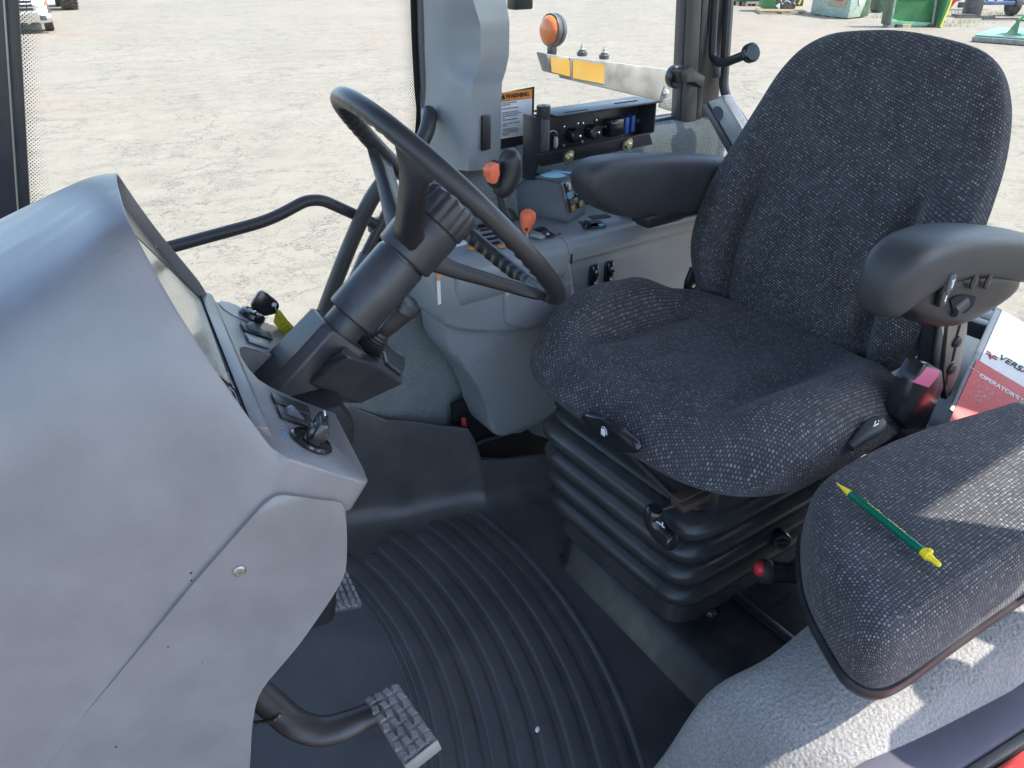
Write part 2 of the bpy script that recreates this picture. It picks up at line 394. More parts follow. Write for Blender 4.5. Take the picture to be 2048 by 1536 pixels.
# ---------------------------------------------------------------- the yard
def m_ground():
    m, nt, b = nmat('yard'); tc = N(nt, 'ShaderNodeTexCoord'); P = tc.outputs['Object']
    def noise(s, d=6.0, r=.6, vec=P, dist=0.0):
        n = N(nt, 'ShaderNodeTexNoise', Scale=float(s), Detail=float(d), Roughness=r, Distortion=dist); L(nt, vec, n.inputs['Vector']); return n
    big = noise(.22, 8).outputs['Fac']; mid = noise(1.7, 9, .7).outputs['Fac']; fine = noise(48, 6, .75).outputs['Fac']
    c = ramp(nt, big, [(.3, (.170, .154, .122)), (.55, (.196, .178, .143)), (.75, (.214, .190, .150))])
    c = mix(nt, ramp(nt, mid, [(.35, .0), (.7, .5)]), c, (.165, .151, .124))
    c = mix(nt, ramp(nt, fine, [(.40, .0), (.70, .4)]), c, (.25, .23, .187))
    fn2 = noise(7.5, 8, .8).outputs['Fac']; c = mix(nt, ramp(nt, fn2, [(.52, .0), (.68, .28)]), c, (.125, .115, .096))
    agg = N(nt, 'ShaderNodeTexVoronoi', Scale=34.0); L(nt, P, agg.inputs['Vector'])
    c = mix(nt, ramp(nt, agg.outputs['Distance'], [(.08, .35), (.3, .0)]), c, (.12, .112, .10))
    # streaks dragged along the drive lane
    mp = N(nt, 'ShaderNodeMapping'); mp.inputs['Rotation'].default_value = (0, 0, R(52)); mp.inputs['Scale'].default_value = (.55, 2.4, 1); L(nt, P, mp.inputs['Vector'])
    st = noise(1.2, 9, .7, mp.outputs[0]).outputs['Fac']
    c = mix(nt, ramp(nt, st, [(.53, .0), (.70, .5)]), c, (.112, .104, .088))
    # cracks: warped voronoi borders in two sizes, only where the paving is broken up
    wv = noise(1.1, 6, .7); wa = N(nt, 'ShaderNodeVectorMath', operation='SCALE'); wa.inputs['Scale'].default_value = 1.3; L(nt, wv.outputs['Color'], wa.inputs[0])
    wb = N(nt, 'ShaderNodeVectorMath', operation='ADD'); L(nt, P, wb.inputs[0]); L(nt, wa.outputs[0], wb.inputs[1])
    for s, wd, amt, lo in ((.42, .007, .9, .42), (1.7, .018, .95, .44), (5.5, .034, .85, .45), (14.0, .06, .6, .46)):
        vo = N(nt, 'ShaderNodeTexVoronoi', Scale=s); vo.feature = 'DISTANCE_TO_EDGE'; L(nt, wb.outputs[0], vo.inputs['Vector'])
        wh = noise(.35 + s * .2, 4, .6).outputs['Fac']
        f = math_(nt, 'MULTIPLY', ramp(nt, vo.outputs['Distance'], [(wd * .3, amt), (wd, 0.0)]), ramp(nt, wh, [(lo, .0), (lo + .12, 1.0)]))
        c = mix(nt, f, c, (.075, .07, .066))
    # old oil drips and damp patches
    oil = noise(.55, 6, .65, dist=.6).outputs['Fac']
    c = mix(nt, ramp(nt, oil, [(.64, .0), (.72, .55)]), c, (.08, .072, .062))
    # reddish dirt towards the edges of the yard
    red = noise(.09, 4).outputs['Fac']
    c = mix(nt, ramp(nt, red, [(.5, .0), (.7, .35)]), c, (.23, .172, .132))
    L(nt, c, b.inputs['Base Color']); b.inputs['Roughness'].default_value = .85; b.inputs['Specular IOR Level'].default_value = .2
    h = math_(nt, 'ADD', fine, math_(nt, 'MULTIPLY', agg.outputs['Distance'], .6))
    bp = N(nt, 'ShaderNodeBump', Strength=.35, Distance=.01); L(nt, h, bp.inputs['Height']); L(nt, bp.outputs[0], b.inputs['Normal'])
    MATS['yard'] = m
m_ground()
g = MB(); g.poly([(-300, -300, GZ), (900, -300, GZ), (900, 900, GZ), (-300, 900, GZ)]); struct(g.build('ground', 'yard', smooth=0))
# ================================================================ the cab shell
cab = thing('tractor_cab', (.7, .78, 0), 'open tractor cab of black posts, grey trim and tall windows over the yard', 'tractor cab')
YS = 1.34
def extend(p, q, z0, z1):
    p, q = V(p), V(q); d = (q - p) / (q.z - p.z)
    return p + d * (z0 - p.z), p + d * (z1 - p.z)
def post(uL0, uR0, v0, uL1, uR1, v1, y, th, z0, z1, name, mat, bev=.004):
    """upright whose two visible edges run through the given sight lines on the plane y"""
    a0, a1 = extend(at(uL0, v0, y=y), at(uL1, v1, y=y), z0, z1); b0, b1 = extend(at(uR0, v0, y=y), at(uR1, v1, y=y), z0, z1)
    m = MB(); m.rprism([a0, b0, b1, a1], (0, th, 0), r=bev); return m.build(name, mat, cab)
post(8, 39, 0, 36, 62, 415, 1.33, .05, .15, 1.72, 'front_post', 'black_rubber')
post(-40, 6, 0, -22, 34, 415, 1.27, .045, .15, 1.72, 'front_post_trim', 'column_plastic', .008)
# windscreen left of the front post
a0 = at(20, 0, y=1.35); b0 = at(45, 400, y=1.35)
q0, q1 = extend(a0, b0, .1, 1.72)
m = MB(); m.poly([q0, q1, q1 + V((-.45, -.62, 0)), q0 + V((-.55, -.62, 0))]); m.build('windscreen_pane', 'glass', cab, smooth=0)
# door frame: black seal running down the rear edge of the side door and sweeping forward to the sill
path = [at(856, -420, y=YS), at(857, 0, y=YS), at(862, 160, y=YS), at(866, 235, y=YS), at(852, 330, y=YS), at(815, 430, y=YS), at(765, 530, y=YS), at(715, 640, y=YS), at(670, 760, y=YS), at(620, 900, y=YS)]
sp = spline(path, 8)
m = MB(); m.tube(sp, .020, seg=14, flat=1.1, up=(1, 0, 0)); m.build('door_seal', 'black_rubber', cab)
path2 = [p + V((-.004, -.022, 0)) for p in path[:5]]
m = MB(); m.tube(spline(path2, 8), .006, seg=8); m.build('door_trim_strip', 'grey_trim', cab)
# black glass border behind the seal with its dots
def band(path, off0, off1, y, name, mat, metres=True):
    rows = []; uvs = []; s = 0
    for i, p in enumerate(path):
        t = (path[min(i + 1, len(path) - 1)] - path[max(0, i - 1)]); t.y = 0; t.normalize(); nr = V((-t.z, 0, t.x))
        if i: s += (path[i] - path[i - 1]).length
        A = p + nr * off0; B = p + nr * off1; A.y = B.y = y
        rows.append([A, B]); uvs.append(s)
    m = MB(); m.grid(rows, uvf=lambda i, j: (0 if j == 0 else abs(off1 - off0), uvs[i]))
    return m.build(name, mat, cab, smooth=0)
def sgn_left(path):   # which side of the path lies forward (towards -X)
    t = path[1] - path[0]; return 1 if -t.z < 0 else -1
sl = sgn_left(sp)
band(sp, sl * .010, sl * .030, YS + .012, 'glass_border', 'black_print')
band(sp, sl * .030, sl * .062, YS + .012, 'dotted_glass_border', 'frit')
ap = [at(39 + (62 - 39) * k / 10, 41.5 * k, y=1.356) for k in range(-6, 13)]
sa = sgn_left(ap)
band(ap, 0, -sa * .026, 1.357, 'dotted_glass_border', 'frit')
# panes on the right hand side
pl = [at(39, 0, y=1.36), at(62, 415, y=1.36)]; e0, e1 = extend(pl[0], pl[1], .1, 1.72)
m = MB(); m.poly([e0, V((.44, 1.36, .1)), V((.62, 1.36, .45)), V((.80, 1.36, .74)), V((.80, 1.36, 1.72)), e1]); m.build('door_pane', 'glass', cab, smooth=0)
m = MB(); m.poly([V((.86, 1.362, .70)), V((1.47, 1.362, .70)), V((1.47, 1.362, 1.72)), V((.86, 1.362, 1.72))]); m.build('side_pane', 'glass', cab, smooth=0)
# grey pillar cover with a swelling half way up and a slot switch
yc = 1.25
def pc(u, v, y=yc): return at(u, v, y=y)
prof = [(-420, 872, 930, 968), (-200, 876, 938, 972), (-60, 879, 940, 975), (0, 880, 947, 1012), (45, 881, 961, 1019), (110, 882, 961, 1018), (140, 883, 955, 1012), (165, 884, 945, 1004), (200, 884, 942, 1003), (260, 885, 940, 1002), (338, 886, 936, 1000)]
rows = []
for v, uL, uM, uR in prof:
    L0 = pc(uL, v, 1.27); M = pc(uM, v + 4, 1.205); Rr = pc(uR, v, 1.25)
    back = V((0, .09, 0))
    def lerp(a, b, t): return a + (b - a) * t
    row = [L0 + back, L0, lerp(L0, M, .5) + V((0, .004, 0)), lerp(L0, M, .88), M, lerp(M, Rr, .15), lerp(M, Rr, .55), Rr, Rr + V((.0, .09, 0))]
    rows.append(row)
fr = []
for i in range(len(rows) - 1):
    for k in range(4):
        t = k / 4; fr.append([rows[i][j].lerp(rows[i + 1][j], t) for j in range(9)])
fr.append(rows[-1])
m = MB(); m.grid(fr, cv=True, cap1=True, cap0=True)
pil = m.build('pillar_cover', 'grey_trim', cab, smooth=50)
ex, ey, ez = frame(pc(985, 262, 1.228) - pc(963, 266, 1.222), V((0, 0, 1)))
c = pc(970, 265, 1.222)
sw = MB(); sw.rbox(c - ez * .0, (.021, .062, .012), .002, (ex, ey, ez)); sw = sw.build('slot_switch', 'black_plastic', pil)
k = MB(); k.rbox(c - ez * .004 - ey * .006, (.014, .040, .012), .003, (ex, ey, ez)); k.build('slide', 'pod_plastic', pil)
# deck over the right hand wheel and the carpeted wall below it
dk = MB()
zD = .725
def deckrow(x):
    return [V((x, 1.40, zD + .004)), V((x, 1.385, zD)), V((x, 1.34, zD - .002)), V((x, 1.305, zD - .012)), V((x, 1.285, zD - .035)), V((x, 1.278, zD - .08)), V((x, 1.27, .54)), V((x, 1.262, .40)), V((x, 1.257, .24)), V((x, 1.257, .0))]
edge = [at(u, v, y=1.27) for u, v in ((890, 270), (884, 300), (874, 340), (822, 430), (772, 530), (722, 640), (676, 760), (626, 900), (560, 1080))]
def edge_x(z):
    for a, b in zip(edge, edge[1:]):
        if b.z <= z <= a.z: return a.x + (b.x - a.x) * (a.z - z) / (a.z - b.z)
    return edge[0].x if z > edge[0].z else edge[-1].x
front = [[edge_x(p.z) for p in deckrow(0)]]
xs = [.0, .08, .2, .4, .6, .8, 1.0]
rows = []
for k, x in enumerate([0, .04, .12, .25, .45, .7, 1.0]):
    r0 = deckrow(0)
    row = []
    for j, p in enumerate(r0):
        xf = front[0][j]; X = xf + (1.56 - xf) * x
        row.append(V((X, p.y, p.z)))
    rows.append(row)
dk.grid(rows); dk = dk.build('carpeted_deck', 'carpet_teal', cab, sub=2)
plastic('bar_paint', (.26, .27, .28), .28, grain=.05, spec=.7, dust=.2)
# rear right post and rear window frame
post(1383, 1405, 0, 1371, 1395, 225, 1.33, .05, .70, 1.72, 'rear_post', 'post_grey', .006)
post(1371, 1384, 0, 1359, 1372, 225, 1.345, .02, .70, 1.72, 'side_window_seal', 'black_rubber', .003)
post(1405, 1419, 0, 1394, 1404, 225, 1.335, .03, .70, 1.72, 'rear_post_groove', 'black_rubber', .003)
post(1418, 1450, 0, 1403, 1440, 195, 1.345, .05, .70, 1.72, 'rear_post_face', 'post_grey', .006)
XR = 1.55
fr_ = [at(1459, -400, x=XR), at(1458, 0, x=XR), at(1446, 185, x=XR), at(1489, 248, x=XR)]
d = (fr_[3] - fr_[2]); fr_.append(fr_[2] + d * 3.4); fr_.append(V((XR, .50, .455))); fr_.append(V((XR, .18, .455)))
m = MB()
inner = [V((XR, p.y - .022, p.z)) for p in fr_]
m.tube(fillet(fr_, .03, 4), .0115, seg=10); m.build('rear_window_seal', 'black_rubber', cab)
sl_ = fr_[2:5]
nrm = V((0, -d.z, d.y)).normalized() 
if nrm.z > 0: nrm = -nrm
XF = 1.44
q = [at(u, v, x=XF) for u, v in ((1413, 204), (1443, 190), (1530, 335), (1497, 352))]
m = MB(); m.rprism(q, (.035, 0, 0), r=.006, seg=3); fbar = m.build('rear_frame_bar', 'bar_paint', cab)
q = [at(u, v, x=XF - .004) for u, v in ((1402, 212), (1412, 205), (1496, 353), (1484, 360))]
m = MB(); m.rprism(q, (.03, 0, 0), r=.003); m.build('bar_edge', 'black_rubber', fbar)
m = MB(); m.lathe([(.017, 0), (.017, .0005)], at(1434, 228, x=XF - .0008), (-1, 0, 0), 24); m.build('bar_stain', 'sill_plastic', fbar)
m = MB(); m.poly([V((XR + .012, 1.36, .76)), V((XR + .012, 1.36, 1.72)), V((XR + .012, .1, 1.72)), V((XR + .012, .1, .46)), V((XR + .012, .75, .46))]); m.build('rear_pane', 'glass', cab, smooth=0)
# floor pan, front wall, roof, and unseen sun-blocking bars added beside the door
m = MB(); m.box((.62, .72, -.045), (1.96, 1.3, .08)); m.build('floor_pan', 'black_paint', cab, bevel=.005)
m = MB(); m.rprism([V((-.42, -.30, 1.72)), V((1.77, -.30, 1.72)), V((1.77, 1.46, 1.72)), V((-.42, 1.46, 1.72))], (0, 0, .14), r=.05, seg=4); rf = m.build('roof', 'grey_trim', cab)
m = MB(); m.rbox((.8725, -.05, 1.11), (.525, .05, .24), .015); m.build('sun_blocker', 'satin_black', cab)  # unseen bar added to keep the sun off the passenger cushion
for x in (.63, 1.10):
    m = MB(); m.rbox((x, -.05, 1.48), (.04, .04, .49), .008); m.build('blocker_hanger', 'satin_black', cab)  # hangers for the added sun-blocking bar
m = MB(); m.rbox((1.25, -.05, .75), (.70, .05, .14), .015); m.rbox((1.02, -.05, .86), (.07, .05, .07), .025); m.rbox((1.14, -.05, .87), (.05, .05, .12), .02); m.build('sun_blocker', 'satin_black', cab)  # second added bar; its bumps shape the shadow on sill and carpet
# left hand rear post and the fender that carries the passenger seat
m = MB(); m.rbox((1.50, .20, 1.10), (.10, .09, 1.26), .012); m.build('rear_post', 'satin_black', cab)
prof = [(.40, .004), (.44, .06), (.47, .12), (.505, .19), (.545, .25), (.59, .295), (.64, .318), (.72, .335), (.85, .352), (1.0, .37), (1.2, .39), (1.54, .41)]
rows = []
for x, z in prof:
    n = V((-(z - .2), 0, .3)).normalized()
    y0 = .425 if x < .5 else .40 - (.03 if x > .6 else 0)
    yb = lambda s: s
    rows.append([V((x + .06, y0 + .012, max(.0, z - .2))), V((x + .02, y0 + .008, max(.0, z - .06))), V((x, y0 - .004, z - .008)), V((x, y0 - .03, z + .002)), V((x, .30 - (x - .6) * .1, z + .004)), V((x, .235 - (x - .6) * .12, z)), V((x, .212 - (x - .6) * .139, z - .012)), V((x, .20 - (x - .6) * .139, z - .05))])
m = MB(); m.grid(rows); fe = m.build('carpeted_fender', 'carpet_grey', cab, sub=2)
# door sill: grey plastic cap, rubber lip and the red outer skin
def sill(d0, d1, z0, z1, name, mat, r=.006):
    m = MB(); m.rprism([D(.30, d0, z0), D(1.6, d0, z0), D(1.6, d1, z0), D(.30, d1, z0)], (0, 0, z1 - z0), r=r); return m.build(name, mat, cab)
sill(.242, .300, .10, .303, 'sill_cap', 'sill_plastic', .008)
sill(.231, .2415, .10, .300, 'sill_lip', 'black_rubber', .002)
plastic('red_paint', (.32, .035, .035), .3, grain=0, var=.05, dust=.15)
sill(.10, .230, .05, .297, 'outer_skin', 'red_paint', .01)
# ================================================================ instrument pod left of the wheel
dash = thing('dashboard', D(-.1, .80, .0), 'grey instrument pod with a hooded screen and rocker switches, before the steering wheel', 'dashboard')
dash_loc = wloc(dash)
def lathe_rows(rows): pass
S = [
 # far bottom ... far top | near top ... near bottom   (dx, dy, z)
 [(.067, .985, .66), (.067, .98, .71), (.049, .955, .755), (.02, .912, .825), (.0, .908, .880), (-.005, .890, .902), (-.005, .70, .901), (.000, .688, .888), (.010, .666, .845), (.032, .638, .783), (.054, .620, .727), (.066, .611, .700), (.085, .6045, .687), (.102, .603, .675), (.118, .603, .663), (.122, .604, .650)],
 [(.045, .992, .60), (.045, .988, .68), (.03, .968, .75), (.0, .925, .82), (-.018, .914, .882), (-.024, .892, .902), (-.024, .695, .899), (-.02, .680, .882), (-.008, .655, .835), (.012, .627, .77), (.034, .611, .71), (.045, .605, .682), (.060, .602, .676), (.078, .601, .670), (.098, .602, .655), (.118, .604, .640)],
 [(-.06, .995, .52), (-.06, .99, .62), (-.06, .97, .70), (-.06, .93, .79), (-.06, .912, .872), (-.06, .892, .890), (-.06, .685, .874), (-.06, .664, .850), (-.06, .638, .79), (-.06, .618, .72), (-.06, .608, .65), (-.06, .604, .60), (-.06, .601, .548), (.0, .601, .606), (.062, .602, .656), (.112, .604, .630)],
 [(-.16, .995, .42), (-.16, .99, .52), (-.16, .975, .64), (-.16, .93, .76), (-.16, .905, .838), (-.16, .885, .855), (-.16, .672, .828), (-.16, .645, .796), (-.16, .622, .73), (-.16, .607, .65), (-.16, .60, .56), (-.16, .598, .51), (-.16, .596, .455)],
 [(-.30, .99, .28), (-.30, .985, .40), (-.30, .97, .54), (-.30, .93, .70), (-.30, .90, .775), (-.30, .875, .79), (-.30, .68, .77), (-.30, .635, .735), (-.30, .608, .65), (-.30, .597, .55), (-.30, .592, .43), (-.30, .590, .38), (-.30, .588, .325)],
 [(-.46, .97, .12), (-.46, .97, .28), (-.46, .95, .44), (-.46, .92, .60), (-.46, .89, .68), (-.46, .86, .70), (-.46, .68, .68), (-.46, .63, .64), (-.46, .600, .55), (-.46, .59, .45), (-.46, .584, .30), (-.46, .582, .24), (-.46, .58, .176)],
]
P_O = D(.067, .8, .70); P_UP = (DX * -.069 + UP * .187).normalized(); P_N = (DX * .187 + UP * .069).normalized()
def inset(p, k):
    q = V(p); c = D(.03, .80, .79); return q + (c - q) * k
rim = [D(*p) for p in S[0][:12]]
inner = [inset(p, .030) - P_N * .002 for p in rim]
deep = [inset(p, .038) - P_N * .012 for p in rim]
m = MB(); m.grid([deep, inner, [inset(p, .008) + P_N * .002 for p in rim], rim])
m.grid([[D(*p) for p in r] for r in S[:3]]); m.grid([[D(*p) for p in r[:13]] for r in S[2:]])
hood = m.build('hood', 'grey_plastic', dash, sub=2)
# film behind the rim, screen and its buttons
fo = P_O - P_N * .009
film = MB()
pts = [D(.067, .975, .70), D(.049, .945, .755), D(.02, .900, .825), D(-.003, .872, .880), D(-.003, .725, .880), D(.012, .685, .845), D(.034, .655, .783), D(.067, .632, .70)]
pts = [p - P_N * ((p - fo).dot(P_N)) for p in pts]
film.prism(pts, -P_N * .004); film = film.build('bezel_film', 'film_black', dash)
def onfilm(u, v, h=0.0): return at(u, v, pl=(fo + P_N * h, P_N))
sc = MB(); q = [onfilm(u, v, .0012) for u, v in ((269, 475), (333, 537), (397, 599), (459, 768), (425, 739), (390, 700), (362, 652), (325, 585), (285, 508))]
sc.prism(q, P_N * .0015); sc.build('display_screen', 'lcd', film)
fr = MB(); fq = [onfilm(u, v, .002) for u, v in ((269, 472), (333, 534), (398, 596), (461, 770))]; fr.tube(fq, .0013, seg=6); fr.build('screen_edge', 'black_plastic', film)
# outline icons beside the screen
def outline(poly, name, mat='grey_print', r=.0006, par=None, h=.0012, f=onfilm):
    q = fillet([f(u, v, h) for u, v in poly], .004, 3, True); m = MB(); m.tube(q, r, seg=5, closed=True); return m.build(name, mat, par or film)
for poly in (((456, 772), (468, 783), (480, 815), (471, 806)), ((478, 793), (489, 800), (507, 842), (497, 834)), ((455, 745), (468, 757), (478, 784), (466, 774)), ((470, 764), (480, 772), (488, 792), (478, 785))):
    outline(poly, 'button_outline')
for (u, v, bd, sz) in ((437, 770, 'n/C', .011), (462, 800, '888', .010), (490, 822, '8:88', .010)):
    pass
for (u, v) in ((488, 815), (497, 828), (500, 835)):
    m = MB(); c = onfilm(u, v, .001); m.box(c, (.0035, .006, .0006), frame(DY, P_UP)); m.build('icon_mark', 'grey_print', film)
for (u, v) in ((383, 573), (396, 590), (407, 606), (312, 493)):
    m = MB(); c = onfilm(u, v, .001); m.box(c, (.006, .0025, .0006), frame(DY, P_UP)); m.build('icon_mark', 'grey_print', film)
# lower switch panel: slab flush with the side of the hood
SL_N = (DX * .063 + UP * .085).normalized(); SL_D = (DX * .085 - UP * .063).normalized(); SL_O = D(.067, .8, .70)
def onslab0(u, v): return at(u, v, pl=(SL_O, SL_N))
notch = [onslab0(u, v) for u, v in ((672, 826), (600, 801), (542, 777), (513, 759), (493, 737), (481, 712), (473, 693), (485, 690), (526, 704), (575, 722))]
far_b = D(.150, .90, .640)
sl_poly = [D(.056, .622, .7081), D(.068, .612, .70), D(.079, .6015, .69), D(.12, .6005, .662), D(.140, .6005, .648), D(.147, .6025, .642), D(.151, .607, .638), D(.152, .613, .637)] + [D(.152, .625, .637)] + notch + [D(.152, .915, .637), D(.152, .992, .637), D(.052, .992, .7111)]
m = MB(); m.rprism([p - SL_N * ((p - SL_O).dot(SL_N)) for p in sl_poly], -SL_N * .037, r=.0075, seg=4); slab = m.build('switch_panel', 'grey_plastic', dash, smooth=60)
m = MB(); m.rprism([D(.056, .634, .690), D(.073, .634, .697), D(.070, .634, .709), D(.056, .634, .716)], DY * .352, r=.0025); m.build('bezel_ledge', 'grey_plastic', dash)
m = MB(); m.prism([p - SL_N * .038 for p in (D(.06, .63, .70), D(.145, .63, .64), D(.145, .98, .64), D(.06, .98, .70))], -SL_N * .004); m.build('panel_underside', 'black_plastic', dash)
def onslab(u, v, h=0.0): return at(u, v, pl=(SL_O + SL_N * h, SL_N))
# rocker switches, blanks and knob
def onp(u, v, h=.0): return onslab(u, v, h)
def rocker(q4, name, lever=None, par=dash, matf='black_plastic'):
    q = [onslab(u, v, .0014) for u, v in q4]
    m = MB(); m.rprism(q, SL_N * .0025, r=.0008); o = m.build(name, matf, par); return o
rocker(((541, 787), (549, 807), (621, 834), (614, 815)), 'blank_switch')
b1 = rocker(((552, 812), (561, 836), (634, 862), (620, 840)), 'rocker_switch')
b2 = rocker(((480, 645), (487, 662), (545, 682), (538, 666)), 'rocker_switch')
b3 = rocker(((489, 668), (497, 684), (540, 699), (534, 684)), 'blank_switch', matf='grey_trim')
def paddle(par, u, v, s=1.0, mat='pod_plastic'):
    c = onslab(u, v, .003); ex, ey, ez = frame(DX, DY)
    prof = [(-.018, 0), (-.016, .008), (-.010, .014), (-.004, .013), (.004, .006), (.014, .003), (.02, .0)]
    m = MB(); m.rprism([c + SL_D * (a * s) + SL_N * (h * s) - DY * .008 * s for a, h in prof], DY * .016 * s, r=.0015); return m.build('paddle', mat, par)
paddle(b1, 588, 831, .62); paddle(b2, 508, 661, .62)
kc = onslab(622, 884, .001)
m = MB(); m.lathe([(.0, 0), (.0215, 0), (.0225, .002), (.021, .004), (.0195, .0042), (.0185, .0022), (0, .002)], kc, SL_N, 32); ring = m.build('rotary_knob', 'knob_black', dash)
m = MB()
ex = (DX * .30 + DY * .95); ex = (ex - SL_N * ex.dot(SL_N)).normalized()
m.rbox(kc + SL_N * .015, (.036, .011, .026), .003, frame(ex, SL_N.cross(ex))); m.rbox(kc + SL_N * .012 - ex * .002, (.020, .020, .014), .003, frame(ex, SL_N.cross(ex))); m.build('knob_grip', 'knob_black', ring)
m = MB(); a = kc + SL_N * .029; m.box(a + ex * .012, (.012, .0016, .0008), frame(ex, SL_N.cross(ex))); m.build('pointer_line', 'white_print', ring)
for (u, v) in ((562, 857), (569, 868), (567, 873), (597, 905), (588, 897)):
    m = MB(); m.lathe([(.0017, 0), (.0017, .0004)], onslab(u, v, .0004), SL_N, 10); m.build('scale_dot', 'sky_button', slab)
# ignition lock and disc sticker
ic = onslab(502, 635, .0); m = MB(); m.lathe([(.0, 0), (.016, 0), (.0175, .003), (.0165, .008), (.012, .010), (.010, .0085), (0, .0085)], ic, SL_N, 28); lock = m.build('ignition_lock', 'knob_black', dash)
m = MB(); m.lathe([(.026, 0), (.026, .0006)], onslab(476, 624, .0003), SL_N, 28); m.build('round_sticker', 'grey_trim', slab)
# lower side cover with its groove and screw
cov = [(690, 1004), (640, 1000), (600, 994), (570, 990), (551, 992), (530, 1006), (480, 1062), (392, 1162), (235, 1352), (60, 1558), (0, 1640), (430, 1790), (486, 1640), (500, 1536), (504, 1450), (516, 1386), (560, 1335), (600, 1288), (660, 1202), (692, 1150), (695, 1080)]
q = fillet([at(u, v, dy=.5965) for u, v in cov], .02, 3, True)
m = MB(); m.rprism(q, DY * .03, r=.006, seg=4); cv_ = m.build('side_cover', 'grey_plastic', dash, smooth=60)
c = at(479, 1142, dy=.5962); m = MB(); m.lathe([(.006, 0), (.006, .0008), (.0044, .0022), (.002, .0022), (.0016, .001), (0, .001)], c, -DY, 18); m.build('cover_screw', 'dull_steel', cv_)
for (u, v, r) in ((382, 1146, .0012), (383, 1161, .0011), (336, 1294, .0007), (405, 1325, .0006), (232, 1494, .0009)):
    m = MB(); m.lathe([(r, 0), (r, .0003)], at(u, v, dy=.5955), -DY, 8); m.build('paint_speck', 'black_print', cv_ if v > 1250 else hood)
# body of the pod behind the covers down to the floor
m = MB(); m.rprism([D(-.46, .64, .02), D(-.16, .64, .02), D(-.10, .64, .3), D(.06, .64, .58), D(-.2, .64, .62), D(-.46, .64, .3)], DY * .34, r=.02); m.build('pod_body', 'black_plastic', dash)
# ================================================================ ignition key with its tag
key = thing('ignition_key', ic, 'black headed ignition key standing in the lock, yellow tag wired on', 'key')
m = MB(); KA = at(503, 633, dy=.995 if False else (ic.dot(DY))); 
base = ic + SL_N * .008
kt = at(524, 606, dy=ic.dot(DY) + .0)       # head centre
kd = (at(518, 622, dy=ic.dot(DY)) - base)
m.tube([base, at(517, 622, dy=ic.dot(DY))], .0032, seg=8, flat=.5); m.build('key_blade', 'steel', key)
hp = [(501, 613), (503, 605), (516, 585), (523, 581), (531, 584), (555, 603), (558, 610), (554, 622), (550, 626), (529, 631), (515, 622)]
hq = [at(u, v, dy=ic.dot(DY)) for u, v in hp]
m = MB(); m.rprism([p - DY * .004 for p in hq], DY * .008, r=.0015); kh = m.build('key_head', 'knob_black', key)
m = MB(); m.lathe([(.0032, 0), (.0032, .0006)], at(547, 607, dy=ic.dot(DY)) - DY * .0043, -DY, 12); m.build('key_hole', 'paper_white', kh)
m = MB(); ws = [at(547, 607, dy=ic.dot(DY)) - DY * .006, at(551, 620, dy=ic.dot(DY)) - DY * .008, at(557, 637, dy=ic.dot(DY)) - DY * .006]
m.tube(spline(ws, 5), .0008, seg=6); m.build('tag_wire', 'steel', key)
td = ic.dot(DY) - .004
tq = [at(u, v, dy=td + k * .004) for u, v, k in ((547, 644, 0), (552, 621, 0), (560, 620, 0), (575, 640, 1), (586, 652, 2), (600, 662, 3), (577, 690, 3), (563, 668, 1))]
m = MB(); m.prism(tq, DY * .0006); tg = m.build('paper_tag', 'tag_yellow', key)
for (u0, v0, u1, v1) in ((560, 652, 570, 645), (563, 659, 577, 651), (568, 666, 582, 657), (574, 668, 580, 662)):
    a = at(u0, v0, dy=td - .002); b = at(u1, v1, dy=td - .001); k = MB()
    n = 7; k.tube([a.lerp(b, i / n) + UP * random.uniform(-.0009, .0009) for i in range(n + 1)], .00035, seg=4); k.build('handwriting', 'black_print', tg)
plastic('dark_trim', (.016, .017, .02), .65, grain=.1, spec=.2)
# ================================================================ steering column and wheel
WC = V((.468, .798, .823)); WTH, WPH = R(48.5), R(-6.6); KT = 1.065; RS = .1715 / .2045
WN = V((math.sin(WTH) * math.cos(WPH), math.sin(WTH) * math.sin(WPH), math.cos(WTH)))
E2 = V((-math.sin(WPH), math.cos(WPH), 0)); E1 = V((math.cos(WTH) * math.cos(WPH), math.cos(WTH) * math.sin(WPH), -math.sin(WTH)))
def CW(t, a=0, b=0): return WC + WN * (t * KT) + E1 * a + E2 * b
def KP(prof, kr=None): return [(r * (kr or KT), h * KT) for r, h in prof]
col = thing('steering_column', CW(-.38).to_2d().to_3d(), 'tilted steering column with a three spoke black wheel and a stalk', 'steering column')
m = MB(); m.lathe(KP([(.0, -.174), (.0295, -.174), (.0315, -.172), (.0315, -.089), (.0305, -.086), (0, -.086)]), WC, WN, 40); m.build('column_sleeve', 'column_plastic', col)
m = MB(); m.lathe(KP([(.0235, -.215), (.0235, -.1735)]), WC, WN, 32); m.build('inner_tube', 'column_plastic', col)
m = MB(); m.lathe(KP([(.030, -.0875), (.030, -.084)]), WC, WN, 32); m.build('sleeve_gap', 'knob_black', col)
wheel = bpy.data.objects.new('steering_wheel', None); COL.objects.link(wheel); wheel.parent = col; wheel.location = WC - wloc(col); wheel.empty_display_size = .05
RW = .1715
def rimrow(a):
    er = E1 * math.cos(a) + E2 * math.sin(a); rr = .0112
    g = 0
    for s0 in (230, 350, 110):
        pass
    deg = math.degrees(a) % 360
    sc_ = .5 + .5 * math.cos(a * 64)
    near = min(abs((deg - s + 180) % 360 - 180) for s in (343, 223, 103))
    amp = .0034 * max(0, min(1, (near - 11) / 8))
    out = []
    for k in range(20):
        th = 2 * math.pi * k / 20
        under = max(0, math.cos(th - R(222)))          # the grips sit on the inner, far side of the rim
        r = rr - amp * sc_ * under ** 1.5
        out.append(WC + er * (RW + r * math.cos(th)) + WN * (r * math.sin(th)))
    return out
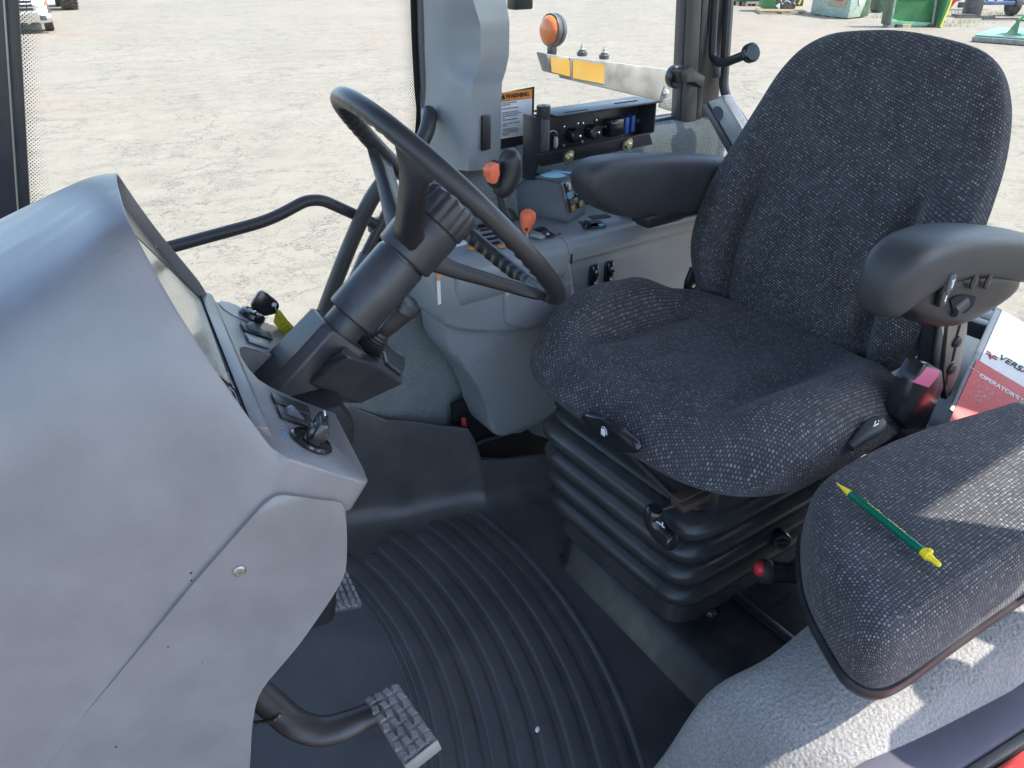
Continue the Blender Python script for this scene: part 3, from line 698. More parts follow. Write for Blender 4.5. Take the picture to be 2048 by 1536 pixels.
m = MB(); m.grid([rimrow(2 * math.pi * k / 360) for k in range(360)], cu=True, cv=True); m.build('wheel_rim', 'wheel_rubber', wheel, smooth=80)
for s in (343, 223, 103):
    a = R(s); er = E1 * math.cos(a) + E2 * math.sin(a); et = WN.cross(er)
    rows = []
    for r, t, wd, hh in ((.202, -.003, .034, .008), (.193, -.008, .026, .011), (.178, -.014, .0195, .0125), (.155, -.022, .0175, .0135), (.12, -.035, .0175, .0145), (.08, -.050, .0175, .016), (.05, -.060, .018, .017), (.025, -.064, .019, .017)):
        r *= RS; wd *= .92; hh *= .9; c = WC + er * r + WN * t * KT; up = (WN + er * .38).normalized()
        rows.append([c + et * (wd * x) + up * (hh * y) for x, y in ((-1, -.6), (-.8, -1), (0, -1.05), (.8, -1), (1, -.6), (1, .55), (.85, .95), (.6, .8), (0, .72), (-.6, .8), (-.85, .95), (-1, .55))])
    m = MB(); m.grid(rows, cv=True, cap0=True, cap1=True); m.build('wheel_spoke', 'wheel_rubber', wheel, smooth=50)
m = MB(); m.lathe(KP([(.0, -.0838), (.0335, -.0838), (.036, -.081), (.037, -.06), (.037, -.034), (.035, -.030), (0, -.030)]), WC, WN, 40); m.build('wheel_hub', 'column_plastic', wheel)
m = MB()
rows = []
for h, r in ((-.031, .036), (-.029, .039), (-.006, .0395), (.000, .038), (.003, .034), (.004, .0)):
    h *= KT; r *= KT * .97
    rows.append([WC + WN * h + (E1 * math.cos(2 * math.pi * k / 96) + E2 * math.sin(2 * math.pi * k / 96)) * (r - (.0028 if (k % 12) in (0, 1, 5, 6) and -.03 < h < .002 else 0)) for k in range(96)])
m.grid(rows, cv=True); m.build('telescope_knob', 'column_plastic', wheel, smooth=40)
# shroud at the foot of the column
def ring_at(t, pts): return [at(u, v, pl=(CW(t), WN)) for u, v in pts]
m = MB(); rows = []
for t, h in ((-.194, .026), (-.194, .0335), (-.197, .0355), (-.25, .038), (-.30, .041), (-.36, .045), (-.43, .050)):
    c_ = h * .72
    rows.append([CW(t, a, b) for a, b in ((-h, -c_), (-h, c_), (-c_, h), (c_, h), (h, c_), (h, -c_), (c_, -h), (-c_, -h))])
m.grid(rows, cv=True, cap0=True, cap1=True); shroud = m.build('column_shroud', 'column_plastic', col, smooth=30, bevel=.003)
fp = ((691, 650), (690, 706), (703, 717), (741, 726), (806, 767), (807, 719), (778, 691), (742, 655), (715, 648))
mp_ = ((625, 700), (612, 742), (620, 765), (660, 790), (722, 806), (745, 790), (730, 760), (690, 710), (655, 695))
bp_ = ((560, 745), (548, 770), (560, 788), (590, 798), (640, 804), (660, 800), (650, 780), (610, 750), (580, 740))
m = MB()
f3 = ring_at(-.205, fp); m3 = ring_at(-.262, mp_); b3_ = ring_at(-.33, bp_)
f3, m3, b3_ = [[CAM + (p - CAM) * .962 for p in r] for r in (f3, m3, b3_)]
m.grid([f3, m3, b3_], cv=True, cap0=True, cap1=True); bulge = m.build('stalk_housing', 'column_plastic', col, smooth=28, bevel=.003)
m = MB(); m.rprism([D(.02, .765, .30), D(.125, .765, .30), D(.150, .765, .45), D(.185, .765, .60), D(.17, .765, .635), D(.02, .765, .635)], DY * .10, r=.012); m.build('column_support', 'dark_trim', col)
# turn stalk: ridged boot and grip
bo = at(726, 690, pl=(CW(-.203), WN)); bo = CAM + (bo - CAM) * .965; tip = CAM + (at(822, 603, y=bo.y) - CAM) * .945; sd_ = (tip - bo).normalized()
start = CAM + (at(766, 662, y=bo.y) - CAM) * .955
m = MB()
rows = []
ax = frame(sd_.cross(WN), WN)
for i in range(15):
    t = i / 14; c = bo.lerp(start, t) + (start - bo) * .0
    s = (.031 * (1 - t) + .012 * t) * (1.0 if i % 2 else .80)
    q = []
    e1 = sd_.cross(V((0, 1, 0))).normalized(); nn = (WN * (1 - t) + sd_ * t).normalized()
    ea = nn.cross(V((0, 1, 0))).normalized(); eb = nn.cross(ea)
    for k in range(16):
        a = 2 * math.pi * k / 16; ca, sa_ = math.cos(a), math.sin(a)
        f = 1 / max(abs(ca), abs(sa_)) ** .55
        q.append(c + ea * (s * .85 * ca * f) + eb * (s * sa_ * f))
    rows.append(q)
m.grid(rows, cv=True, cap0=True, cap1=True); m.build('stalk_boot', 'wheel_rubber', col, smooth=40)
m = MB(); ea = sd_.cross(V((0, 1, 0))).normalized(); eb = sd_.cross(ea)
rows = []
for t, a, b in ((-.05, .006, .006), (.0, .0075, .007), (.3, .0095, .0085), (.7, .0115, .0105), (.78, .0125, .0115), (.80, .0118, .0108), (.97, .0112, .0104), (1.0, .009, .008)):
    c = start.lerp(tip, t); a *= 1.3; b *= 1.25; rows.append([c + ea * (a * x) + eb * (b * y) for x, y in ((-1, -.6), (-.6, -1), (.6, -1), (1, -.6), (1, .6), (.6, 1), (-.6, 1), (-1, .6))])
m.grid(rows, cv=True, cap0=True, cap1=True); m.build('stalk_grip', 'wheel_rubber', col, smooth=40)
c = at(788, 718, pl=(CW(-.203), WN)); m = MB()
q = ring_at(-.2045, ((762, 701), (770, 728), (800, 752), (805, 738), (806, 722), (778, 704))); q = [CAM + (p - CAM) * .962 for p in q]; m.rprism(q, WN * .006, r=.0015); m.build('horn_switch', 'wheel_rubber', col)
# ================================================================ rubber floor mat with its upstand
mat_ = thing('floor_mat', (.45, .85, 0), 'black moulded rubber floor mat with curved ribs under the pedals', 'floor mat')
def ybase(x): return 1.25 - (x - .5) * .33
def ytop(x, z): return ybase(x) + .012
def ztop(x):
    pts = [(-.2, .40), (.35, .36), (.49, .285), (.55, .245), (.607, .226), (.66, .205), (.716, .188), (.722, .165), (.735, .105), (.80, .088), (.90, .080), (.99, .083), (1.2, .10)]
    for (a, b), (c, d) in zip(pts, pts[1:]):
        if a <= x <= c: return b + (d - b) * (x - a) / (c - a)
    return pts[-1][1]
rows = []
for x in [-.2, -.05, .1, .25, .35, .42, .49, .52, .55, .58, .607, .635, .66, .69, .712, .722, .728, .735, .76, .8, .85, .9, .95, .99, 1.05, 1.2]:
    yb = ybase(x); zt = ztop(x); r = []
    bump = .010 * math.exp(-((x - .545) / .022) ** 2) + .012 * math.exp(-((x - .735) / .02) ** 2)
    for k in range(5): r.append(V((x, -.05 + (yb - .07 + .05) * k / 4, .003)))
    for k in range(1, 7):
        a = math.pi / 2 * k / 6; r.append(V((x, yb - .065 + .055 * math.sin(a) - bump * k / 6, .003 + .055 * (1 - math.cos(a)) * min(1, zt / .12))))
    z0 = r[-1].z
    for k in range(1, 5): r.append(V((x, yb - .010 + .012 * k / 4 - bump, z0 + (zt - z0) * k / 4)))
    r.append(V((x, yb + .004 - bump, zt + .006))); r.append(V((x, yb + .012, zt + .006))); r.append(V((x, yb + .016, zt - .01)))
    rows.append(r)
m = MB(); m.grid(rows); m.build('mat_sheet', 'black_rubber', mat_, smooth=60)
# raised ribs: concentric bands with rounded ends
RC = V((-.42, 1.0, 0))
ribs = MB()
r0 = .800
ends = [1.21, 1.205, 1.20, 1.195, 1.19, 1.185, 1.18, 1.18, 1.17]
edges = [(.795, .801), (.806, .813), (.819, .850), (.859, .889), (.899, .929), (.939, .970), (.980, 1.010), (1.020, 1.050), (1.060, 1.088), (1.098, 1.114)]
for i, (ra, rb) in enumerate(edges):
    rm = (ra + rb) / 2; hw = (rb - ra) / 2
    yend = 1.155 + .03 * ((i * 7) % 3) / 2 - .0 * i
    a1 = math.asin(min(.98, (yend - RC.y) / rm)); a0 = math.asin(max(-.99, (.25 - RC.y) / rm))
    n = 90; rows = []
    for k in range(n + 1):
        a = a0 + (a1 - a0) * k / n
        s = (a1 - a) * rm; f = math.sqrt(max(0.0004, 1 - (1 - min(1, s / hw)) ** 2))
        c = V((math.cos(a), math.sin(a), 0)); row = []
        for q, h in ((-1.0, .0), (-1, .0010), (-.93, .0022), (-.5, .0026), (.5, .0026), (.93, .0022), (1, .0010), (1, .0)):
            row.append(RC + c * (rm + q * hw * f) + UP * (.003 + h))
        rows.append(row)
    ribs.grid(rows, cap0=False, cap1=True)
# long edge of the flat pad beside the ribs
ribs.build('rib', 'black_rubber', mat_, smooth=50)
a0, a1 = -.72, .13
rows = []
for k in range(61):
    a = a0 + (a1 - a0) * k / 60; c = V((math.cos(a), math.sin(a), 0))
    rows.append([RC + c * (1.128 + q) + UP * (.003 + h) for q, h in ((-.004, 0), (0, .003), (.006, .003), (.012, 0))])
m = MB(); m.grid(rows); m.build('rib', 'black_rubber', mat_, smooth=50)
# dark pocket below the console with a red hose
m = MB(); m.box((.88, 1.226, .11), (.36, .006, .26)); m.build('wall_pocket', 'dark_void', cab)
m = MB(); m.tube(spline([at(927, 838, y=1.20), at(930, 862, y=1.205), at(937, 885, y=1.205), at(946, 912, y=1.20), at(955, 940, y=1.20)], 5), .0055, seg=10); m.build('red_hose', 'hose_red', cab)
m = MB(); m.tube(spline([at(940, 896, y=1.205), at(965, 882, y=1.21), at(1000, 872, y=1.21), at(1060, 850, y=1.21)], 5), .004, seg=8); m.build('cable', 'black_rubber', cab)
# seat plinth
m = MB()
m.rprism([V((.733, .44, .004)), V((.733, .915, .004)), V((.768, .905, .062)), V((.768, .44, .062))], (0, 0, 0.0001), r=.00001) if False else None
rows = []
for y in (.43, .44, .60, .75, .88, .90):
    o = .0
    rows.append([V((.724 + (y - .43) * .05, y, .003)), V((.731 + (y - .43) * .05, y, .012)), V((.752 + (y - .43) * .03, y, .052)), V((.766 + (y - .43) * .02, y, .062)), V((.82, y, .064)), V((1.3, y, .064))])
rows.append([p + V((.008, .012, -.004)) for p in rows[-1]]); rows.append([V((p.x + .012, .925, .003)) for p in rows[-2]])
m.grid(rows); m.build('seat_plinth', 'plinth_rubber', mat_, smooth=50)
m = MB(); m.rprism([V((.905, .40, .064)), V((.925, .40, .064)), V((.93, .70, .064)), V((.912, .70, .064))], (0, 0, .004), r=.0018); m.build('plinth_rib', 'plinth_rubber', mat_)
# pale seed husk left on the mat
hk = at(1075, 1459, z=.008); leaf = MB()
leaf.prism([hk + V((a, b, 0)) for a, b in ((-.004, -.005), (.001, -.004), (.005, .0), (.004, .005), (-.001, .004), (-.005, .0))], (0, 0, .0025), scale=.7)
lf = leaf.build('seed_husk', 'manual_white', None, smooth=60); 
for v in lf.data.vertices: v.co -= hk
lf.location = hk; tag(lf, 'small pale seed husk lying on the black ribbed mat', 'husk')
# specks of grit
m = MB()
rg = random.Random(3)
for i in range(70):
    x, y = rg.uniform(.1, .72), rg.uniform(.42, 1.1); s = rg.choice([.0005, .0006, .0008])
    m.box((x, y, .0075), (s, s, s))
gr = m.build('grit', 'galvanised', mat_, smooth=0); gr['kind'] = 'stuff'
# ================================================================ pedals
def tread(pl_pts, name, par, n_u, n_v, th, mat='pedal_rubber'):
    a, b, c, d_ = [V(p) for p in pl_pts]     # corners in order round the pad
    nr = (b - a).cross(d_ - a).normalized()
    if nr.z < 0: nr = -nr
    m = MB(); m.rprism([a, b, c, d_], -nr * th, r=min(.004, th * .4), seg=3)
    o = m.build(name, mat, par)
    t = MB()
    for i in range(n_u):
        for j in range(n_v):
            u = (i + .5) / n_u; v = (j + .5) / n_v
            p = (a * (1 - u) + b * u) * (1 - v) + (d_ * (1 - u) + c * u) * v
            eu = (b - a).normalized(); ev = (d_ - a).normalized()
            s = (b - a).length / n_u * .58; s2 = (d_ - a).length / n_v * .58
            ph = (i + j) % 2
            q = [p - eu * s * .95 - ev * s2 * .55, p + eu * s * .55 - ev * s2 * .95, p + eu * s * .95 + ev * s2 * .55, p - eu * s * .55 + ev * s2 * .95]
            if ph: q = [p - eu * s * .55 - ev * s2 * .95, p + eu * s * .95 - ev * s2 * .55, p + eu * s * .55 + ev * s2 * .95, p - eu * s * .95 + ev * s2 * .55]
            k = MB(); t.prism([x - nr * .001 for x in q], nr * .0042, scale=.70)
    t.build('tread_studs', mat, par, smooth=20); return o
metal('arm_metal', (.085, .08, .078), .42, metallic=.6, var=.3)
plastic('worn_edge', (.26, .25, .22), .4, grain=.1, var=.3)
ped = thing('brake_pedal', at(560, 1440, z=.16).to_2d().to_3d(), 'worn brake pedal with a studded pad on a curved steel arm, near the foreground', 'pedal')
dpl = 1.02
A = at(727, 1398, d=1.055); B = at(795, 1366, d=1.065); Cc = at(872, 1476, d=.985); Dd = at(806, 1528, d=.975)
tread((A, B, Cc, Dd), 'pedal_pad', ped, 4, 7, .030)
m = MB(); nn = (B - A).cross(Dd - A).normalized(); nn = -nn if nn.z < 0 else nn
m.rprism([Dd + (Dd - A).normalized() * .004 + nn * .004, Cc + (Cc - B).normalized() * .004 + nn * .004, Cc + (Cc - B).normalized() * .004 - nn * .018, Dd + (Dd - A).normalized() * .004 - nn * .018], (Dd - A).normalized() * .004, r=.0015); m.build('worn_pad_edge', 'worn_edge', ped)
arm = [at(440, 1330, d=1.07), at(500, 1372, d=1.06), at(545, 1410, d=1.055), at(590, 1447, d=1.05), at(640, 1462, d=1.05), at(690, 1452, d=1.05), at(735, 1432, d=1.05), at(770, 1420, d=1.045)]
m = MB(); m.tube(spline(arm, 8), [.0215 if i < 40 else .0215 - .006 * (i - 40) / 16 for i in range(57)], seg=14, flat=.7, up=(0, 0, 1)); m.build('pedal_arm', 'arm_metal', ped, smooth=50)
m = MB(); m.tube(spline([at(480, 1448, d=1.04), at(530, 1444, d=1.035), at(553, 1437, d=1.03), at(562, 1428, d=1.03)], 4), .0032, seg=8); m.build('pedal_pin', 'steel', ped)
ped2 = thing('clutch_pedal', at(690, 1210, z=.1).to_2d().to_3d(), 'half hidden studded pedal pad peeping out below the side cover of the dashboard', 'pedal')
A = at(640, 1120, d=1.29); B = at(690, 1135, d=1.30); Cc = at(727, 1209, d=1.25); Dd = at(660, 1222, d=1.24)
tread((A, B, Cc, Dd), 'pedal_pad', ped2, 5, 6, .016)
m = MB(); m.tube([at(650, 1150, d=1.31), at(600, 1130, d=1.33), at(520, 1060, d=1.34)], .012, seg=10); m.build('pedal_arm', 'dull_steel', ped2)
# ================================================================ driver's seat
seat = thing('driver_seat', (.97, .76, .064), 'charcoal flecked driver seat with a tall rounded back on a bellows suspension', 'seat')
def smooth01(a, b, x):
    t = max(0, min(1, (x - a) / (b - a))); return t * t * (3 - 2 * t)
SCX, SCY, HX, HY = .945, .758, .243, .292
def cush(x, y):
    """height of the cushion top"""
    u = (x - SCX) / HX; v = (y - SCY) / HY
    z = .500
    z -= .030 * smooth01(-.45, -1.0, u)                                   # falls to the front
    side = smooth01(.50, .70, abs(v)) * smooth01(-.95, -.35, u) * (1 - smooth01(.14, .58, u) * (.97 if v > 0 else .6))
    z += (.048 if v > 0 else .034) * side
    z -= (.024 if v > 0 else .016) * math.exp(-((abs(v) - .48) / .07) ** 2) * smooth01(-.8, -.3, u) * (1 - smooth01(.3, .6, u))
    z -= .016 * math.exp(-(v / .42) ** 2) * math.exp(-((u - .25) / .5) ** 2)
    z -= .010 * math.exp(-((v + .05) / .10) ** 2) * smooth01(-.2, -.9, u)
    z += .003 * math.sin(9 * u + 4 * v) * smooth01(.2, .9, abs(v))
    return z
def sel(phi, n=3.6):
    c, s = math.cos(phi), math.sin(phi); r = (abs(c) ** n + abs(s) ** n) ** (-1 / n)
    return c * r, s * r
NA = 120
rows, uvs = [], []
rings = [.0001, .03, .1, .2, .3, .4, .5, .58, .66, .73, .79, .84, .88, .92, .95, .975]
for s in rings:
    r = []; q = []
    for k in range(NA):
        a, b = sel(2 * math.pi * k / NA); x = SCX + HX * a * s; y = SCY + HY * b * s
        z = cush(x, y) - .038 * max(0, (s - .70) / .275) ** 2.6
        r.append(V((x, y, z))); q.append((x, y))
    rows.append(r); uvs.append(q)
ext = 0; prev = rows[-1]
for (s, dz, e) in ((.998, -.054, .012), (1.012, -.072, .03), (1.012, -.092, .05), (1.0, -.108, .066), (.975, -.118, .082), (.94, -.122, .10), (.7, -.118, .14)):
    r = []; q = []
    for k in range(NA):
        phi = 2 * math.pi * k / NA; a, b = sel(phi); x = SCX + HX * a * s; y = SCY + HY * b * s
        xr, yr = SCX + HX * a * .95, SCY + HY * b * .95
        zc = cush(xr, yr)
        low = .424 + .006 * smooth01(-.3, .6, a) 
        zz = zc + dz
        if dz < -.06: zz = zc - .050 + (dz + .050) / (-.122 + .050) * (low - (zc - .050))
        r.append(V((x, y, zz))); l = math.hypot(a, b); q.append((SCX + HX * a * .975 + a / l * e, SCY + HY * b * .975 + b / l * e))
    rows.append(r); uvs.append(q)
m = MB(); m.grid(rows, cv=True, cap1=True, uvf=lambda i, j: uvs[i][j % NA]); cu_ = m.build('seat_cushion', 'seat_cloth', seat, sub=1)
# backrest
BZ0, BX0 = .425, 1.142; LEAN = .235
def hw(h):      # half width against height along the back
    pts = [(0, .150), (.03, .190), (.07, .222), (.12, .243), (.18, .250), (.25, .247), (.32, .238), (.38, .230), (.43, .218), (.47, .202), (.50, .183), (.525, .160), (.54, .125), (.548, .07), (.551, .02)]
    for (a, b), (c, d_) in zip(pts, pts[1:]):
        if a <= h <= c:
            t = (h - a) / (c - a); return b + (d_ - b) * t
    return .02
hs = [0, .012, .03, .05, .08, .11, .14, .18, .22, .26, .30, .34, .38, .41, .44, .465, .485, .502, .517, .53, .539, .545, .549, .551]
rows, uvs = [], []
n = 128
for h in hs:
    w_ = hw(h); th = .052 * min(1, (.557 - h) / .06) ** .5 * min(1, (h + .02) / .06) ** .5
    z = BZ0 + h * .985; xc = BX0 + .055 + h * LEAN + .05 * max(0, h - .3) ** 1.2 * 0
    xc += -.035 * math.exp(-((h - .16) / .13) ** 2)         # lumbar swell
    r, q = [], []
    for k in range(n):
        a = 2 * math.pi * k / n; c, s = math.cos(a), math.sin(a)
        yy = math.copysign(abs(s) ** .72, s) * w_; xx = -math.copysign(abs(c) ** .8, c) * th
        if c > 0:
            v = yy / .25
            bol = smooth01(.58, .80, abs(v)) * (1 - smooth01(.24, .42, h))
            xx -= .040 * bol
            xx += .036 * math.exp(-((abs(v) - .61) / .042) ** 2) * (1 - smooth01(.22, .36, h)) 
            xx -= .020 * smooth01(.55, 1.0, abs(v)) * smooth01(.2, .4, h) * .8
            xx += .010 * math.exp(-((h - .03) / .02) ** 2) * 0
        r.append(V((xc + xx, .764 + yy, z - xx * .3)))
    arc = [0]
    for k in range(1, n + 1): arc.append(arc[-1] + (r[k % n] - r[k - 1]).length)
    rows.append(r); uvs.append([(arc[k] if arc[k] < arc[-1] / 2 else arc[k] - arc[-1], h) for k in range(n)])
m = MB(); m.grid(rows, cv=True, cap0=True, cap1=True, uvf=lambda i, j: (uvs[i][j % n][0] * .96 + uvs[i][j % n][1] * .28, uvs[i][j % n][1] * .96 - uvs[i][j % n][0] * .28))
m.build('seat_back', 'seat_cloth', seat, sub=1)
# arm rests
def loft_x(secs, nn=20, e=.62):
    rows = []
    for x, y, z, ry, rz in secs:
        rows.append([V((x, y + ry * math.copysign(abs(math.cos(2 * math.pi * k / nn)) ** e, math.cos(2 * math.pi * k / nn)), z + rz * math.copysign(abs(math.sin(2 * math.pi * k / nn)) ** e, math.sin(2 * math.pi * k / nn)))) for k in range(nn)])
    return rows
def sec(u, vt, vb, y, ry):
    a, b = at(u, vt, y=y), at(u, vb, y=y); return ((a.x + b.x) / 2, y + .0, (a.z + b.z) / 2, ry, abs(a.z - b.z) / 2)
yr = 1.045
s_ = [sec(1156, 356, 362, yr, .012), sec(1160, 338, 382, yr, .030), sec(1172, 322, 400, yr, .038), sec(1195, 313, 418, yr, .041), sec(1230, 309, 430, yr, .042), sec(1280, 307, 433, yr, .042), sec(1340, 306, 430, yr, .042), sec(1400, 309, 425, yr, .042), sec(1460, 316, 420, yr, .042), sec(1520, 330, 415, yr, .036)]
m = MB(); m.grid(loft_x(s_), cv=True, cap0=True, cap1=True); ar = m.build('armrest', 'arm_foam', seat, sub=1)
m = MB(); m.rbox(at(1335, 424, y=1.035), (.15, .05, .022), .006); m.build('armrest_base', 'black_plastic', ar)
m = MB(); m.rbox(at(1320, 437, y=1.045), (.10, .04, .016), .006); m.build('armrest_bracket', 'black_plastic', ar)
yl = .455
s_ = [sec(1748, 575, 590, yl, .012), sec(1753, 540, 620, yl, .026), sec(1765, 515, 628, yl, .034), sec(1785, 490, 612, yl, .038), sec(1815, 473, 585, yl, .040), sec(1850, 462, 560, yl, .041), sec(1890, 456, 544, yl, .042), sec(1940, 456, 540, yl, .042), sec(1990, 462, 548, yl, .042), sec(2030, 470, 553, yl, .041), sec(2075, 484, 545, yl, .036), sec(2100, 500, 530, yl, .02)]
m = MB(); m.grid(loft_x(s_), cv=True, cap0=True, cap1=True); al = m.build('armrest', 'arm_foam', seat, sub=1)
s_ = [sec(1785, 575, 605, yl, .022), sec(1800, 560, 622, yl, .031), sec(1830, 545, 636, yl, .034), sec(1870, 540, 641, yl, .035), sec(1910, 535, 636, yl, .035), sec(1950, 532, 615, yl, .035), sec(1985, 540, 585, yl, .034), sec(2005, 545, 568, yl, .03)]
m = MB(); m.grid(loft_x(s_), cv=True, cap0=True, cap1=True); sh = m.build('armrest_shell', 'black_plastic', seat, sub=1)
yq = yl - .0355
for u in (1946, 1974):
    m = MB(); m.lathe([(.0, .0), (.0105, 0), (.0105, .002), (.0085, .003), (0, .0028)], at(u, 563, y=yq), (0, -1, 0), 24, sx=.8); m.build('shell_plug', 'black_plastic', sh)
c = at(1890, 577, y=yq - .001); ax = frame(at(1897, 552, y=yq) - at(1881, 606, y=yq), (0, 1, 0))
m = MB(); m.rbox(c, (.046, .008, .017), .002, ax); rs = m.build('tilt_rocker', 'knob_black', sh)
m = MB(); m.rbox(c + V((0, -.004, 0)) + ax[0] * .009, (.022, .006, .013), .0015, ax); m.build('rocker_cap', 'pod_plastic', sh)
m = MB(); m.box(c + V((0, -.0075, 0)) + ax[0] * .008, (.010, .0006, .003), ax); m.box(c + V((0, -.0075, 0)) + ax[0] * .013, (.002, .0006, .007), ax); m.box(c + V((0, -.0045, 0)) - ax[0] * .012, (.008, .0006, .003), ax); m.build('rocker_symbol', 'white_print', sh)
# recess and roller under the left arm, upright plate, slots and bolts
m = MB(); q = [at(u, v, y=yq + .0005) for u, v in ((1900, 600), (1912, 592), (1930, 589), (1950, 592), (1946, 610), (1930, 626), (1906, 628))]; m.prism(q, (0, -.0012, 0)); m.build('shell_recess', 'dark_void', sh)
m = MB(); m.tube([at(1903, 622, y=yq + .003), at(1926, 603, y=yq + .003)], .0095, seg=16); m.build('pivot_roller', 'satin_black', sh)
pu = [(1900, 640), (1936, 630), (1934, 660), (1926, 720), (1918, 750), (1902, 790), (1889, 800), (1888, 740)]
m = MB(); m.rprism([at(u, v, y=.475) for u, v in pu], (0, .008, 0), r=.002); up_ = m.build('arm_upright', 'satin_black', seat)
m = MB(); m.rprism([at(u, v, y=.468) for u, v in ((1898, 642), (1937, 632), (1932, 690), (1920, 742), (1908, 770), (1893, 800), (1888, 742))], (0, .006, 0), r=.0012); pt = m.build('slotted_plate', 'dull_steel', seat)
for a, b in (((1920, 650), (1914, 672)), ((1911, 694), (1905, 722)), ((1896, 746), (1892, 770))):
    m = MB(); m.tube([at(*a, y=.4675), at(*b, y=.4675)], .0035, seg=8, flat=.3, up=(0, 1, 0)); m.build('plate_slot', 'dark_void', pt)
for u, v in ((1912, 683), (1901, 737)):
    m = MB(); m.lathe([(.0, .0), (.0095, 0), (.0098, .003), (.007, .006), (0, .007)], at(u, v, y=.4675), (0, -1, 0), 20); m.build('plate_bolt', 'black_plastic', pt)
m = MB(); m.rprism([at(u, v, y=.50) for u, v in ((1868, 650), (1884, 640), (1892, 700), (1880, 770), (1862, 800), (1850, 760), (1862, 700))], (0, .02, 0), r=.004); m.build('back_bracket', 'black_paint', seat)
m = MB(); m.rprism([at(u, v, y=.992) for u, v in ((1376, 565), (1388, 535), (1400, 548), (1440, 600), (1420, 640), (1370, 610))], (0, .012, 0), r=.003); bk2 = m.build('back_bracket', 'black_paint', seat)
m = MB(); m.lathe([(.0, 0), (.005, 0), (.005, .002), (0, .0025)], at(1386, 570, y=.991), (0, -1, 0), 14); m.build('bracket_bolt', 'steel', bk2)
# buckle
bq = [(1828, 764), (1850, 728), (1862, 728), (1886, 742), (1889, 775), (1852, 860), (1815, 862), (1800, 840)]
m = MB(); m.rprism([at(u, v, y=.455) for u, v in bq], (0, .03, 0), r=.004); bu = m.build('belt_buckle', 'knob_black', seat)
m = MB(); m.rprism([at(u, v, y=.4535) for u, v in ((1829, 766), (1855, 734), (1880, 742), (1878, 752), (1858, 776))], (0, .006, 0), r=.0015); m.build('release_button', 'pink_red', bu)
# suspension bellows: rounded rectangle folds
bc, bh = V((.985, .782, 0)), (.205, .168)
def rrect(z, g, nn=72):
    out = []
    for k in range(nn):
        a, b = sel(2 * math.pi * k / nn, 9); out.append(V((bc.x + (bh[0] + g) * a, bc.y + (bh[1] + g) * b, z + .012 * a * 0)))
    return out
rows = [rrect(.064, .010), rrect(.085, .006), rrect(.11, .0)]
z = .110; nf = 4; fh = .053
for i in range(nf):
    g = .010 + .004 * i
    for t, o in ((.0, -.014), (.10, .002), (.28, .016), (.5, .022), (.72, .020), (.90, .006), (.97, -.010)):
        rows.append(rrect(z + fh * t, g + o))
    z += fh
rows += [rrect(z, .018), rrect(z + .012, .026), rrect(z + .02, .02), rrect(z + .022, -.03)]
m = MB(); m.grid(rows, cv=True, cap1=True); m.build('suspension_bellows', 'bellows_rubber', seat, smooth=60)
m = MB(); m.rbox((.97, .765, .365), (.40, .40, .045), .006); m.build('seat_pan', 'black_paint', seat)
# slide rails, levers and knobs
m = MB(); m.rbox(at(1360, 1000, y=.60) + V((.14, 0, 0)), (.30, .022, .018), .003); m.rbox(at(1372, 1012, y=.585) + V((.14, 0, 0)), (.30, .014, .012), .002); m.build('slide_rail', 'rust', seat)
m = MB(); m.tube([at(1205, 870, x=.735), at(1268, 915, x=.735), at(1345, 992, x=.742)], .0055, seg=10); m.build('slide_bar', 'black_paint', seat)
hq = [(1158, 832), (1170, 826), (1200, 838), (1240, 862), (1268, 884), (1277, 902), (1266, 909), (1235, 905), (1200, 885), (1172, 860)]
m = MB(); m.rprism([at(u, v, x=.690) for u, v in hq], (.014, 0, 0), r=.005, seg=3); hl = m.build('height_lever', 'knob_black', seat)
ctr = at(1207, 864, x=.6895)
m = MB(); hax = frame(at(1240, 884, x=.71) - at(1175, 850, x=.71), V((-1, 0, 0)).cross(at(1240, 884, x=.71) - at(1175, 850, x=.71)))
m.rprism([ctr + hax[0] * a + hax[1] * b for a, b in ((-.006, -.006), (.003, -.007), (.005, .0), (.002, .006), (-.005, .005))], (-.0006, 0, 0), r=.0002); m.tube(spline([ctr + hax[0] * a + hax[1] * b + V((-.0005, 0, 0)) for a, b in ((-.003, .0085), (.003, .009), (.007, .005), (.0085, -.002))], 4), .0007, seg=5); m.build('seat_symbol', 'white_print', hl)
hp_ = spline([at(u, v, x=.708) for u, v in ((1311, 1018), (1306, 1036), (1319, 1062), (1342, 1084), (1348, 1089))], 6)
m = MB(); m.tube(hp_, [.011, .0135, .0150, .0158, .0162, .0165, .0166, .0166, .0166, .0166, .0165, .0164, .0163, .0162, .016, .0158, .0155, .0152, .0148, .0142, .0135, .0125, .0115, .0095, .006], seg=16, flat=.85, up=(-1, 0, 0)); h2o = m.build('slide_lever', 'knob_black', seat)
m = MB(); c = at(1322, 1050, x=.6965); ax = frame(at(1340, 1060, x=.68) - at(1312, 1042, x=.68), V((-1, 0, 0)).cross(at(1340, 1060, x=.68) - at(1312, 1042, x=.68)))
for a, b, l, wd, rot in ((-.004, .001, .011, .0018, 0), (.003, .0035, .0018, .007, 0), (.0045, -.001, .006, .0018, 0)):
    m.box(c + ax[0] * a + ax[1] * b, (l, wd, .0006), ax)
m.build('seat_symbol', 'white_print', h2o)
m = MB(); m.tube([at(1325, 1018, x=.73), at(1420, 985, x=.80)], .004, seg=8); m.build('lever_rod', 'black_paint', seat)
kc = at(1548, 1086, y=.575); m = MB(); m.lathe([(.0, 0), (.015, 0), (.0175, .004), (.0175, .02), (.0155, .024), (.012, .0245), (.0, .022)], kc + V((.02, .01, 0)), (-.45, -.75, .2), 24); kn = m.build('weight_knob', 'knob_black', seat)
